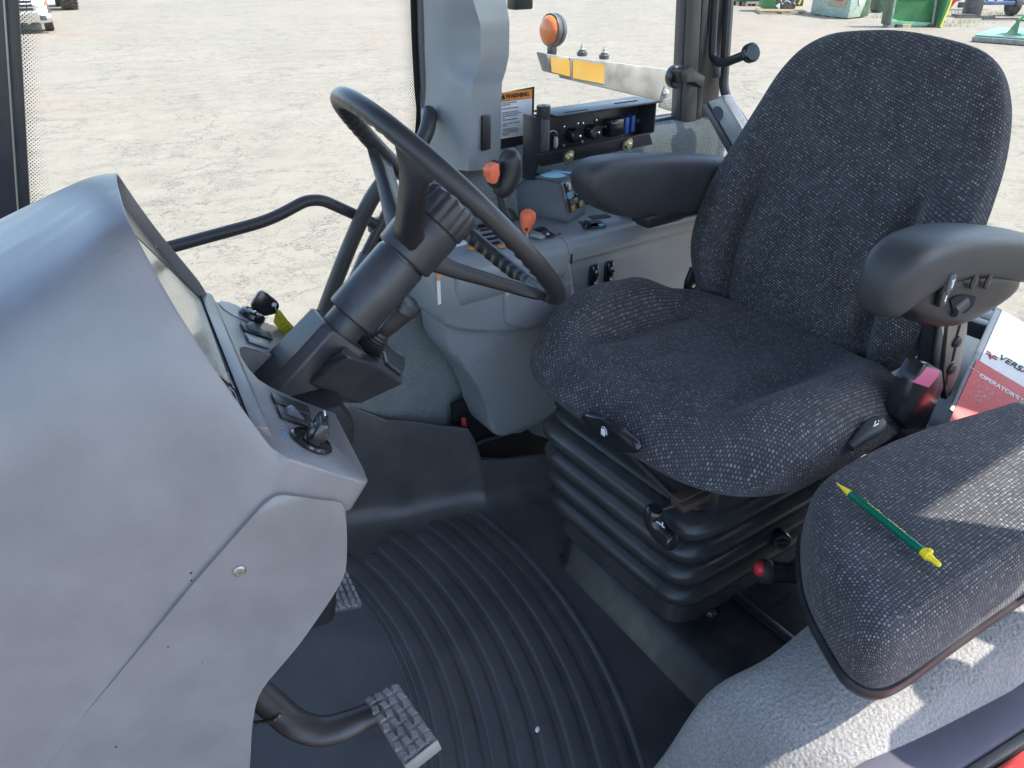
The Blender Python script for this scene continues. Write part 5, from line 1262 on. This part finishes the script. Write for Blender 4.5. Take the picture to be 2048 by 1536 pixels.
m = MB(); m.prism([mp3(u, v, ym + .003) for u, v in ((1100, 113), (1141, 120), (1141, 153), (1103, 144))], (0, -.001, 0)); m.build('reflective_strip', 'decal_yellow', mk)
for u, v in ((1164, 112), (1208, 118)):
    o = mp3(u, v, ym + .028); m = MB(); m.lathe([(.014, 0), (.016, .002), (.016, .012), (.011, .014), (.011, .018)], o, UP, 16); bb = m.build('rubber_bush', 'black_rubber', mk)
    m = MB(); m.lathe([(.012, .018), (.012, .021), (.008, .022), (.008, .030), (.004, .031), (.004, .036), (0, .036)], o, UP, 6); m.build('bolt_head', 'steel', bb)
lc = mp3(1101, 60, ym + .03); ldir = V((-.99, -.02, .06)).normalized()
m = MB(); m.lathe([(.0, -.010), (.038, -.008), (.048, -.002), (.052, .010), (.052, .018)], lc, ldir, 32, sx=1.0); m.build('amber_lens', 'amber_lens', mk, smooth=60) if False else None
m = MB(); m.lathe([(.0, .021), (.018, .020), (.032, .016), (.039, .008), (.0405, .0)], lc, ldir, 32); ln = m.build('amber_lens', 'amber_lens', mk, smooth=60)
m = MB(); m.lathe([(.0405, .003), (.0445, .004), (.0455, -.006), (.043, -.011), (.0455, -.015), (.0445, -.024), (.041, -.029), (0, -.030)], lc, ldir, 32); m.build('lamp_body', 'black_rubber', mk)
m = MB(); m.rbox(mp3(1104, 99, ym + .03), (.022, .022, .03), .003); m.build('lamp_foot', 'black_rubber', mk)
m = MB(); m.rprism([mp3(u, v, 1.86) for u, v in ((1330, 172), (1350, 168), (1358, 175), (1358, 215), (1350, 225), (1318, 215), (1324, 190))], (0, .006, 0), r=.002); pl_o = m.build('mount_plate', 'galvanised', mk)
m = MB(); m.lathe([(.0, 0), (.011, 0), (.011, .004), (.006, .012), (0, .013)], mp3(1331, 185, 1.86), (0, -1, 0), 16); m.build('plate_bolt', 'steel', pl_o)
for i, t in enumerate(('FLASHING', 'LAMP UNIT', 'LEFT SIDE', '010 190 10')):
    text(t, 'plate_print', 'grey_print', pl_o, mp3(1345, 200 + i * 5, 1.8585), (1, 0, 0), (0, 0, 1), .010 if i == 0 else .007, mirror=True)
m = MB(); m.rbox((mp3(1040, -2, 1.5)), (.05, .03, .04), .004); hk_ = m.build('reflection_block', 'black_plastic', cab)  # black block standing in for a dark reflection
# ================================================================ operator's manual on the rear ledge
led = MB(); led.rprism([V((1.02, .16, .40)), V((1.535, .10, .40)), V((1.535, .80, .40)), V((1.30, .80, .40)), V((1.02, .60, .40))], (0, 0, .022), r=.006); led.build('rear_ledge', 'black_plastic', cab)
m = MB(); m.rbox(at(1975, 638, x=1.47), (.05, .12, .02), .004); m.rbox(at(1990, 668, x=1.42), (.03, .12, .03), .004); m.build('window_ledge', 'pod_plastic', cab)
mn = thing('operators_manual', at(1960, 740, z=.43), "white and red operator's manual standing half open behind the passenger cushion", 'book')
MO = at(2006, 624, d=1.36); MBm = at(1905, 745, d=1.27)           # far top corner, left edge
# cover plane: left edge runs from (1790,900) up to (2006,624); top edge runs right and down from there
c_top = MO; c_left = at(1800, 890, d=1.165); c_right = at(2200, 735, d=1.32)
ex_ = (c_right - c_top).normalized(); ed = (c_left - c_top).normalized(); ed = (ed - ex_ * ed.dot(ex_)).normalized()
nn_ = ex_.cross(ed).normalized(); nn_ = nn_ if nn_.dot(CAM - c_top) > 0 else -nn_
pl_m = (c_top, nn_)
def mpix(u, v, h=0.0): return at(u, v, pl=(c_top + nn_ * h, nn_))
W_, H_ = .215, .28
m = MB(); m.rprism([c_top - nn_ * .014, c_top + ex_ * W_ - nn_ * .014, c_top + ex_ * W_ + ed * H_ - nn_ * .014, c_top + ed * H_ - nn_ * .014], nn_ * .013, r=.002); m.build('page_block', 'paper_white', mn)
m = MB(); m.prism([c_top - ex_ * .003 - ed * .003, c_top + ex_ * (W_ + .003) - ed * .003, c_top + ex_ * (W_ + .003) + ed * (H_ + .003), c_top - ex_ * .003 + ed * (H_ + .003)], nn_ * .0012); cov_o = m.build('front_cover', 'manual_white', mn)
rq = [mpix(u, v, .0014) for u, v in ((1953, 717), (2250, 880), (2150, 1020), (1828, 905))]
o0 = mpix(1954, 719, .0016)
m = MB(); m.prism([o0, o0 + ex_ * (W_ - .02), o0 + ex_ * (W_ - .02) + ed * .19, o0 + ed * .19 - ex_ * 0], nn_ * .0004); m.build('red_panel', 'manual_red', cov_o)
e1_ = mpix(1938, 733, .0022); m = MB(); m.tube([e1_, e1_ + ex_ * .18], .0005, seg=5); m.build('rule_line', 'manual_white', cov_o)
t0_ = mpix(1958, 753, .0022)
text("OPERATOR'S MANUAL", 'cover_title', 'manual_white', cov_o, t0_, ex_, -ed, .0118, bold=.0003)
t1_ = mpix(1996, 716, .0018)
text('VERSATILE', 'cover_word', 'black_print', cov_o, t1_, ex_, -ed, .0185, bold=.0002, shear=.25)
lo0 = mpix(1974, 702, .0018)
def lg(a, b): return lo0 + ex_ * a + ed * b
m = MB()
for off in (0, .0055):
    m.tube([lg(.000, off), lg(.006, off), lg(.0095, .0075 + off), lg(.0125, off + .001), lg(.0195, off + .001)], .0016, seg=6, flat=.35, up=nn_)
m.build('cover_emblem', 'red_print', cov_o)
for u, v, r in ((1979, 783, .006), (1962, 788, .0055), (1956, 797, .0045), (1972, 795, .003)):
    m = MB(); c = mpix(u, v, .0022); m.tube([c + ex_ * (r * math.cos(k * math.pi / 9)) + ed * (r * math.sin(k * math.pi / 9)) for k in range(18)], .0004, seg=5, closed=True); m.build('water_mark', 'manual_white', cov_o)
# the clear edge strip of the binder
m = MB(); m.rprism([c_top - ex_ * .014 - nn_ * .004, c_top - ex_ * .003 - nn_ * .004, c_top - ex_ * .003 + ed * H_ - nn_ * .004, c_top - ex_ * .014 + ed * H_ - nn_ * .004], nn_ * .004, r=.001); m.build('binder_edge', 'grey_trim', mn)
# ================================================================ what stands about the yard
plastic('truck_paint', (.50, .52, .54), .25, grain=0, var=.05, dust=.15, dustcol=(.45, .4, .34))
metal('chrome', (.72, .72, .72), .16, var=.05)
plastic('tyre', (.022, .021, .02), .75, grain=.2, gscale=60, var=.2, dust=.5, dustcol=(.22, .18, .14), dscale=3)
plastic('green_sheet', (.035, .17, .05), .45, grain=0, var=.12, dust=.35, dustcol=(.25, .27, .2), dscale=2)
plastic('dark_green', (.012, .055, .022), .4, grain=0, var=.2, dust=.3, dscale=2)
plastic('pale_green', (.13, .33, .20), .4, grain=0, var=.12, dust=.35, dustcol=(.3, .36, .28), dscale=2)
plastic('film_wrap', (.22, .30, .25), .22, grain=0, var=.35, dust=.5, dustcol=(.42, .42, .38), dscale=3, spec=.7)
plastic('black_wrap', (.03, .034, .034), .25, grain=0, var=.4, dust=.4, dscale=4, spec=.6)
plastic('farm_red', (.42, .03, .025), .45, grain=0, var=.15, dust=.3, dustcol=(.4, .28, .22), dscale=2)
plastic('pallet_wood', (.36, .26, .16), .85, grain=.3, gscale=40, var=.25)
plastic('frame_black', (.03, .032, .035), .5, grain=0, var=.2, dust=.3, dscale=2)
plastic('rail_blue', (.05, .09, .19), .5, grain=0, var=.2, dust=.3, dscale=2)
plastic('yellow_stripe', (.62, .55, .03), .45, grain=0, var=.05)
def gp_(u, v): return at(u, v, z=GZ)
def mpp(u, v): return (gp_(u, v) - CAM).dot(FH * math.cos(PT) - UP * math.sin(PT)) / F_     # metres to a photo pixel there
def axes(turn=0.0):
    c, s = math.cos(turn), math.sin(turn)
    return RT * c + FH * s, FH * c - RT * s, UP
class LB(MB):
    """mesh kit working in a local frame standing on the ground"""
    def __init__(s, o, turn=0.0): super().__init__(); s.o = V(o); s.ax = axes(turn)
    def p(s, x, y, z): return s.o + s.ax[0] * x + s.ax[1] * y + UP * z
    def bx(s, x0, x1, y0, y1, z0, z1, r=0):
        c = s.p((x0 + x1) / 2, (y0 + y1) / 2, (z0 + z1) / 2); sz = (abs(x1 - x0), abs(y1 - y0), abs(z1 - z0))
        if r: s.rbox(c, sz, r, s.ax)
        else: s.box(c, sz, s.ax)
        return s
    def pr(s, pts, plane, lo, hi, r=0):
        """polygon in 'xz' or 'yz' or 'xy' extruded along the third axis"""
        f = {'xz': lambda a, b, c: s.p(a, c, b), 'yz': lambda a, b, c: s.p(c, a, b), 'xy': lambda a, b, c: s.p(a, b, c)}[plane]
        q = [f(a, b, lo) for a, b in pts]; vec = f(0, 0, hi) - f(0, 0, lo)
        if r: s.rprism(q, vec, r)
        else: s.prism(q, vec)
        return s
# ---------------------------------------------------------------- pickup, nose towards us (local x right, y away)
o = gp_(113, 66); T = .50
ax = axes(T); o = o - ax[0] * 1.0
pk = thing('pickup_truck', o, 'silver pickup truck parked nose on, at the top left beyond the front post', 'pickup truck')
def lb(): return LB(o, T)
m = lb(); m.pr([(.25, .55), (.25, .98), (.5, 1.12), (1.75, 1.18), (2.35, 1.82), (3.9, 1.86), (4.2, 1.25), (5.75, 1.22), (5.75, .55)], 'yz', -.92, .92, .08); body = m.build('body', 'truck_paint', pk)
m = lb(); m.pr([(-.80, .98), (-.92, .80), (-.92, .62), (.92, .62), (.92, .80), (.80, .98)], 'xz', .02, .40, .05); m.build('nose', 'truck_paint', body)
m = lb(); m.bx(-.60, .60, -.03, .05, .66, 1.04, .04); gr1 = m.build('grille', 'chrome', pk)
m = lb()
for k in range(3): m.bx(-.52, .52, -.045, .0, .70 + k * .11, .78 + k * .11, .02)
m.build('grille_bars', 'dark_void', gr1)
m = lb(); m.pr([(-.98, .34), (-.98, .60), (-.70, .66), (-.55, .58), (.55, .58), (.70, .66), (.98, .60), (.98, .34), (.60, .30), (.45, .40), (-.45, .40), (-.60, .30)], 'xz', -.12, .22, .05); bmp = m.build('bumper', 'chrome', pk)
m = lb(); m.bx(-.46, .46, -.06, .15, .24, .42, .03); m.build('valance', 'frame_black', bmp)
for s in (-1, 1):
    m = lb(); m.bx(s * .74 - .10, s * .74 + .10, -.135, -.05, .40, .55, .02); m.build('fog_light', 'frame_black', bmp)
    m = lb(); m.bx(s * .76 - .16, s * .76 + .13, -.02, .20, .80, .99, .04); hl_ = m.build('headlight', 'paper_white', pk)
    m = lb(); m.bx(s * .90 - .04, s * .90 + .04, -.03, .10, .84, .97, .02); m.build('indicator', 'orange_plastic', hl_)
m = lb(); m.bx(.22, .34, -.09, .0, .30, .40, .02); m.build('tow_hook', 'steel', bmp)
m = lb(); m.pr([(1.80, 1.22), (2.36, 1.80), (2.34, 1.82), (1.77, 1.22)], 'yz', -.75, .75); m.build('windscreen', 'film_black', pk)
def wheel_(par, make, x, y, R_, wd, name='wheel', lug=False):
    m = make(); c = m.p(x, y, R_); axv = m.ax[0]
    prof = [(R_ * .55, -wd * .45), (R_ * .9, -wd * .5), (R_ * .98, -wd * .40), (R_, -wd * .2), (R_, wd * .2), (R_ * .98, wd * .40), (R_ * .9, wd * .5), (R_ * .55, wd * .45)]
    m.lathe(prof, c, axv, 40)
    if lug:
        n = 22
        for k in range(n):
            for s in (-1, 1):
                a = 2 * math.pi * (k + (.5 if s > 0 else 0)) / n
                e1, e2 = m.ax[1], UP
                P = []
                for t, da in ((0.02, .0), (1.0, .24)):
                    aa = a + da; rr = R_ + (.0 if t < .5 else -.02)
                    d_ = e1 * math.cos(aa) + e2 * math.sin(aa); P.append(c + d_ * (rr + .02) + axv * (s * wd * .5 * t))
                m.tube(P, .035, seg=6)
    w_ = m.build(name, 'tyre', par, smooth=40)
    m = make(); m.lathe([(0, -wd * .2), (R_ * .3, -wd * .25), (R_ * .56, -wd * .44), (R_ * .56, wd * .44), (R_ * .3, wd * .25), (0, wd * .2)], c, axv, 28); m.build('rim', 'chrome' if not lug else 'yellow_stripe', w_)
for x, y in ((-.84, 1.0), (.84, 1.0), (-.84, 4.6), (.84, 4.6)): wheel_(pk, lb, x, y, .40, .28)
# ---------------------------------------------------------------- tractor whose front tyres show at the top edge
o2 = gp_(143, 20); T2 = .58; ax2 = axes(T2); o2 = o2 - ax2[0] * .95
tr_ = thing('farm_tractor', o2, 'farm tractor with muddy lugged tyres behind the silver pickup', 'tractor')
def lb2(): return LB(o2, T2)
m = lb2(); m.pr([(-.7, .9), (-.6, 1.7), (1.6, 1.9), (1.6, .9)], 'yz', -.38, .38, .08); m.build('hood', 'truck_paint', tr_)
m = lb2(); m.pr([(1.6, 1.0), (1.7, 2.9), (3.2, 2.9), (3.4, 1.0)], 'yz', -.75, .75, .08); m.build('cab_house', 'frame_black', tr_)
m = lb2(); m.bx(-.62, .30, -.9, -.5, .28, .85, .04); m.build('front_weights', 'truck_paint', tr_)
m = lb2(); m.bx(-.95, .95, .2, .5, .62, .85, .03); m.build('front_axle', 'frame_black', tr_)
for x, y, r_, w_ in ((-.95, .35, .75, .62), (.95, .35, .75, .62), (-1.0, 3.0, .98, .7), (1.0, 3.0, .98, .7)): wheel_(tr_, lb2, x, y, r_, w_, lug=True)
# ---------------------------------------------------------------- pallets and sheet metal
def pallet(o_, turn, w_, d_, lab, grp=None):
    t = thing('wooden_pallet', o_, lab, 'pallet', grp)
    for k in range(3):
        m = LB(o_, turn); x = -w_ / 2 + (w_ - .10) * k / 2
        m.bx(x, x + .10, 0, d_, .018, .11); m.build('bearer', 'pallet_wood', t)
    for k in range(5):
        m = LB(o_, turn); y = (d_ - .14) * k / 4; m.bx(-w_ / 2, w_ / 2, y, y + .12, .112, .135); m.build('deck_board', 'pallet_wood', t)
    m = LB(o_, turn); m.bx(-w_ / 2, w_ / 2, 0, .1, .0, .018); m.build('bottom_board', 'pallet_wood', t)
    return t
def cxy(u, v): return gp_(u, v)
k1 = mpp(1560, 28)
pallet(cxy(1566, 29), -.12, 90 * k1, 1.3, 'pale wooden pallet under the torn black wrapped green crate', 'pallets along the far edge of the yard')
oc = cxy(1560, 25); gc = thing('green_crate', oc + UP * .137, 'green sheet metal crate half covered with torn black wrap', 'crate')
m = LB(oc + UP * .137, -.12); m.bx(-.75, -.05, .15, 1.2, 0, 1.15, .03); m.build('green_sheet_panel', 'green_sheet', gc)
m = LB(oc + UP * .137, -.12); m.pr([(-.10, .0), (.62, .0), (.70, .5), (.6, 1.1), (.05, 1.15), (-.28, .55)], 'xz', .08, 1.15, .04); m.build('torn_wrap', 'black_wrap', gc)
m = LB(oc + UP * .137, -.12); m.pr([(-.22, .12), (-.02, -.06), (-.06, .22)], 'xz', .02, .07, .005); m.build('loose_flap', 'paper_white', gc)
rg = random.Random(5); m = LB(oc + UP * .137, -.12)
for i in range(14):
    a = m.p(rg.uniform(.0, .65), .06, rg.uniform(.15, .7)); b = a + m.ax[0] * rg.uniform(-.18, .18) + UP * rg.uniform(-.1, .1); m.tube([a, (a + b) / 2 + UP * .03, b], .012, seg=5)
m.build('torn_strip', 'paper_white', gc)
ob = cxy(1513, 13); k2 = mpp(1513, 13)
pallet(ob, -.1, 1.0, 1.2, 'grey weathered pallet stacked with dark sheet parts at the far end of the row', 'pallets along the far edge of the yard')
db_ = thing('sheet_stack', ob + UP * .137, 'stack of dark metal sheets on the grey pallet next to the crate', 'sheet metal')
for k in range(4):
    m = LB(ob + UP * .137, -.1 + k * .03); m.bx(-.45, .45, .1, 1.1, .0 + k * .085, .07 + k * .085, .01); m.build('metal_sheet', 'frame_black' if k % 2 else 'film_wrap', db_)
og = cxy(1462, 11); gl_ = thing('long_panel', og, 'long bright green panel lying on slatted supports behind the corner post', 'panel')
m = LB(og, -.1); m.bx(-1.5, .95, .0, 1.0, .16, .5, .03); m.build('panel_face', 'green_sheet', gl_)
for k in range(9):
    m = LB(og, -.1); m.bx(-1.4 + k * .27, -1.25 + k * .27, -.02, .9, 0, .158); m.build('support_block', 'pallet_wood', gl_)
oy = cxy(1608, 17); ym_ = thing('machine_frame', oy + FH * 1.5, 'brown and yellow machine frame standing behind the wooden pallet', 'machine')
m = LB(oy + FH * 1.5, 0); m.bx(-.42, .45, 0, .5, 0, .9, .04); m.build('frame_box', 'rust', ym_)
m = LB(oy + FH * 1.5, 0)
for k in range(3): m.tube([m.p(-.4 + k * .3, -.05, .08), m.p(-.1 + k * .3, -.05, .8)], .05, seg=8)
m.build('yellow_brace', 'yellow_stripe', ym_)
# plastic wrapped crate
ow = cxy(1693, 39); kw = mpp(1693, 38)
wc_ = thing('wrapped_crate', ow, 'pale green crate wrapped in clear plastic film, a flap of sheet at its corner', 'crate')
TW = .30
q = LB(ow, 0); a0 = cxy(1620, 29); a1 = cxy(1695, 39); a2 = cxy(1735, 34); a3 = a0 + (a2 - a1)
m = MB(); m.rprism([a0 + UP * .03, a1 + UP * .03, a2 + UP * .03, a3 + UP * .03], UP * 1.25, r=.04); m.build('wrapped_body', 'film_wrap', wc_)
ev = (a1 - a0).normalized(); nv = V((ev.y, -ev.x, 0)); nv = nv if nv.dot(CAM - a0) > 0 else -nv
m = MB(); m.rprism([a0.lerp(a1, .45) + UP * .45 + nv * .012, a0.lerp(a1, .90) + UP * .38 + nv * .012, a0.lerp(a1, .92) + UP * 1.1 + nv * .012, a0.lerp(a1, .55) + UP * 1.15 + nv * .012], nv * .008, r=.003); m.build('cardboard_patch', 'pallet_wood', wc_)
m = MB(); m.rprism([a0.lerp(a1, .62) + UP * .62 + nv * .024, a0.lerp(a1, .80) + UP * .60 + nv * .024, a0.lerp(a1, .80) + UP * 1.0 + nv * .024, a0.lerp(a1, .62) + UP * 1.0 + nv * .024], nv * .006, r=.002); m.build('red_patch', 'farm_red', wc_)
ev2 = (a2 - a1).normalized(); nv2 = V((ev2.y, -ev2.x, 0)); nv2 = nv2 if nv2.dot(CAM - a1) > 0 else -nv2
m = MB(); m.rprism([a1.lerp(a2, .12) + UP * 1.2 + nv2 * .012, a1.lerp(a2, .45) + UP * .42 + nv2 * .02, a1.lerp(a2, .95) + UP * 1.2 + nv2 * .012], nv2 * .01, r=.003); m.build('film_flap', 'paper_white', wc_)
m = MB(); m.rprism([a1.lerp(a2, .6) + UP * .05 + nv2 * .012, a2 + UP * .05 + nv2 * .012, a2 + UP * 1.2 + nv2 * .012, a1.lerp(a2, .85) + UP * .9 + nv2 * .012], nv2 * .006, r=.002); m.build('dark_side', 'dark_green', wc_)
for t in (.08, .35, .6):
    p = a0.lerp(a1, t); m = MB(); m.box(p + UP * .015 + ev2 * .15, (.14, .2, .03), frame(ev, ev2)); m.build('skid_block', 'pallet_wood', wc_)
orr = cxy(1745, 16); rb = thing('red_hopper', orr, 'red folded metal hopper between the two green crates', 'hopper')
m = LB(orr, .1); m.pr([(-.28, 0), (.28, 0), (.36, 1.1), (-.36, 1.1)], 'xz', 0, .6, .03); m.build('hopper_body', 'farm_red', rb)
m = LB(orr, .1)
for k in range(2): m.bx(-.12 + k * .2, -.08 + k * .2, -.04, .0, .05, 1.0, .01)
m.build('hopper_rib', 'farm_red', rb)
# tall green shield with a yellow edge
os_ = cxy(1815, 55); ks = mpp(1815, 55)
sh_ = thing('combine_shield', os_ + UP * .1, 'tall hollow green machine shield with a yellow edge stripe propped on blocks', 'machine shield')
def sL(): return LB(os_ + UP * .1, .06)
W0, W1 = -45 * ks, 62 * ks
m = sL(); m.pr([(W0 + .08, .02), (W1 - .1, -.02), (W1 + .05, 1.5), (W0 + .0, 1.5)], 'xz', .28, .34, .01); m.build('inner_sheet', 'green_sheet', sh_)
m = sL(); m.pr([(W0 - .02, .0), (W0 + .10, -.02), (W0 + .02, 1.5), (W0 - .12, 1.5)], 'xz', -.12, .40, .03); m.build('side_sheet', 'dark_green', sh_)
m = sL(); m.pr([(W0 + .10, .06), (W0 + .22, .0), (W0 + .16, 1.5), (W0 + .06, 1.5)], 'xz', .02, .12, .02); m.build('torn_edge', 'film_wrap', sh_)
m = sL(); m.pr([(W1 - .10, -.08), (W1 + .02, -.12), (W1 + .24, 1.5), (W1 + .06, 1.5)], 'xz', -.22, .40, .03); rs_ = m.build('side_sheet', 'green_sheet', sh_)
m = sL(); m.pr([(W1 - .05, -.06), (W1 + .005, -.08), (W1 + .15, .60), (W1 + .19, 1.4), (W1 + .15, 1.4), (W1 + .09, .62)], 'xz', -.232, -.222); m.build('yellow_stripe', 'yellow_stripe', rs_)
m = sL(); m.tube([m.p(W1 - .20, .02, -.06), m.p(W1 - .34, .10, 1.5)], .042, seg=8); m.build('prop_tube', 'galvanised', sh_)
m = sL(); m.pr([(W0 + .15, -.05), (W1 - .12, -.08), (W1 - .12, .05), (W0 + .55, .08), (W0 + .3, .16), (W0 + .16, .10)], 'xz', .06, .27, .02); m.build('lower_flange', 'pale_green', sh_)
m = sL(); m.pr([(W0 + .45, .75), (W1 - .45, .75), (W1 - .42, 1.2), (W0 + .42, 1.2)], 'xz', .20, .275, .02); m.build('access_cover', 'green_sheet', sh_)
for i, (x, w_, mt) in enumerate(((W0 + .16, .22, 'galvanised'), (W0 + .75, .30, 'pallet_wood'), (W1 - .22, .22, 'rust'), (W0 + .48, .2, 'frame_black'))):
    m = LB(os_, .06); m.bx(x - w_ / 2, x + w_ / 2, -.05, .35, 0, .098); bl = m.build('support_block', mt, None); 
    c = os_ + axes(.06)[0] * x; 
    for v in bl.data.vertices: v.co -= c
    bl.location = c
    tag(bl, ['grey block under the left foot of the green shield', 'split wooden block under the middle of the green shield', 'rusty block under the right foot of the green shield', 'black block between the grey and the wooden block under the shield'][i], 'block', 'blocks propping up the green shield')
# second dark green panel leaning behind
o9 = cxy(1757, 26); dp = thing('leaning_panel', o9, 'dark green curved panel standing just left of the tall green shield', 'panel')
m = LB(o9, .2); m.pr([(-.12, .05), (.0, .0), (.22, .02), (.26, 1.3), (-.1, 1.3)], 'xz', 0, .5, .04); m.build('panel_shell', 'dark_green', dp)
m = LB(o9, .2); m.bx(-.1, .2, -.02, .0, .3, .34, .005); m.build('panel_seam', 'frame_black', dp)
# red implement, trailer and rails behind
o10 = cxy(1902, 21); rf_ = thing('red_implement', o10, 'red farm implement frame with sloping braces behind the green shield', 'implement')
m = LB(o10, 0); m.pr([(-.5, 0), (-.1, 0), (.1, .35), (1.1, .65), (1.3, 1.3), (-.4, 1.3)], 'xz', 0, .12, .02); m.build('red_frame', 'farm_red', rf_)
m = LB(o10, 0); m.bx(.3, 2.4, .3, .6, .55, 1.1, .04); m.build('frame_beam', 'farm_red', rf_)
m = LB(o10, 0); m.bx(.35, .9, .1, .25, .1, .32, .02); m.build('axle_block', 'frame_black', rf_)
o11 = cxy(1948, 34); tr2 = thing('trailer_frame', o11, 'black trailer frame with a heavy leg and blue rail, at the top right corner', 'trailer')
m = LB(o11, 0); m.bx(-.35, .28, 0, .4, 0, 1.2, .05); m.build('trailer_leg', 'frame_black', tr2)
m = LB(o11, 0); m.bx(-.3, 5.0, .25, .45, .42, .56, .02); m.bx(-.1, 5.0, .3, .5, 1.05, 1.15, .02); m.build('blue_rail', 'rail_blue', tr2)
for k in range(7):
    m = LB(o11, 0); m.bx(.5 + k * .36, .56 + k * .36, .3, .4, .561, 1.048); m.build('rail_upright', 'frame_black', tr2)
m = LB(o11, 0); m.bx(-.9, -.2, -.5, .1, .05, .12, .01); m.bx(-1.2, .3, -1.0, -.9, .04, .1); m.bx(-.5, .9, -1.6, -1.5, .03, .09); m.build('drawbar', 'frame_black', tr2)
for k, (x, r_) in enumerate(((1.8, .42), (2.9, .42))): wheel_(tr2, lambda: LB(o11 + FH * .6, 0), x, 0.0, r_, .3)
# green platform on the right
a, b = cxy(1942, 84), cxy(2120, 98)
hp_ = thing('header_platform', (a + b) / 2, 'low green header platform with arched brackets lying at the right edge', 'header')
ex = (b - a).normalized(); ey = V((-ex.y, ex.x, 0)); ey = ey if ey.dot(FH) > 0 else -ey
def hpnt(x, y, z): return a + ex * x + ey * y + UP * z
Lh = (b - a).length + 3
m = MB(); m.rprism([hpnt(0, 0, .02), hpnt(0, .25, .02), hpnt(0, .25, .17), hpnt(0, 0, .15)], ex * Lh, r=.01); m.build('grey_sill', 'galvanised', hp_)
m = MB(); m.rprism([hpnt(.02, .10, .171), hpnt(.02, 1.9, .172), hpnt(.02, 1.9, .30), hpnt(.02, .7, .24), hpnt(.02, .10, .20)], ex * Lh, r=.01); m.build('green_floor', 'pale_green', hp_)
for k in range(4):
    x = .95 + k * .95; m = MB()
    m.rprism([hpnt(x - .45, .16, .24), hpnt(x - .12, .3, .30), hpnt(x - .03, .6, .62), hpnt(x + .05, .6, .62), hpnt(x + .14, .3, .30), hpnt(x + .45, .16, .24)], ey * .04, r=.008); m.build('arched_bracket', 'dark_green', hp_)
    m = MB(); m.tube([hpnt(x, .62, .60), hpnt(x + .55, 1.3, 1.5)], .035, seg=8); m.build('brace_tube', 'green_sheet', hp_)
m = MB(); m.tube([hpnt(.85, .7, .62), hpnt(5, .7, .62)], .03, seg=8); m.tube([hpnt(1.0, 1.7, 1.0), hpnt(6, 1.7, 1.0)], .06, seg=8); m.build('cross_tube', 'green_sheet', hp_)
m = MB(); m.rbox(hpnt(1.75, 1.4, .75), (.45, .4, .5), .06, frame(ex, ey)); m.lathe([(.3, -.1), (.34, 0), (.3, .1)], hpnt(1.55, 1.2, 1.05), ex, 16); m.build('gearbox', 'frame_black', hp_)
# dry tufts of grass along the edge of the paving
plastic('dry_grass', (.20, .19, .07), .8, grain=0, var=.3)
rg = random.Random(11); m = MB()
for (u, v, n_, sp2) in ((1900, 53, 60, 1.0), (1925, 46, 70, 1.4), (1975, 28, 90, 2.5), (1755, 36, 30, .5), (2010, 32, 70, 2.5), (1895, 24, 40, 1.2), (1730, 22, 30, .8)):
    c = gp_(u, v)
    for i in range(n_):
        p = c + RT * rg.gauss(0, sp2 * .4) + FH * rg.gauss(0, .25); h = rg.uniform(.06, .22); l = V((rg.uniform(-.1, .1), rg.uniform(-.1, .1), h)); w2 = RT * .008
        m.poly([p - w2, p + w2, p + l])
gt = m.build('grass_tufts', 'dry_grass', None, smooth=0); tag(gt, 'thin dry grass tufts along the dirt edge of the yard', 'grass', kind='stuff')
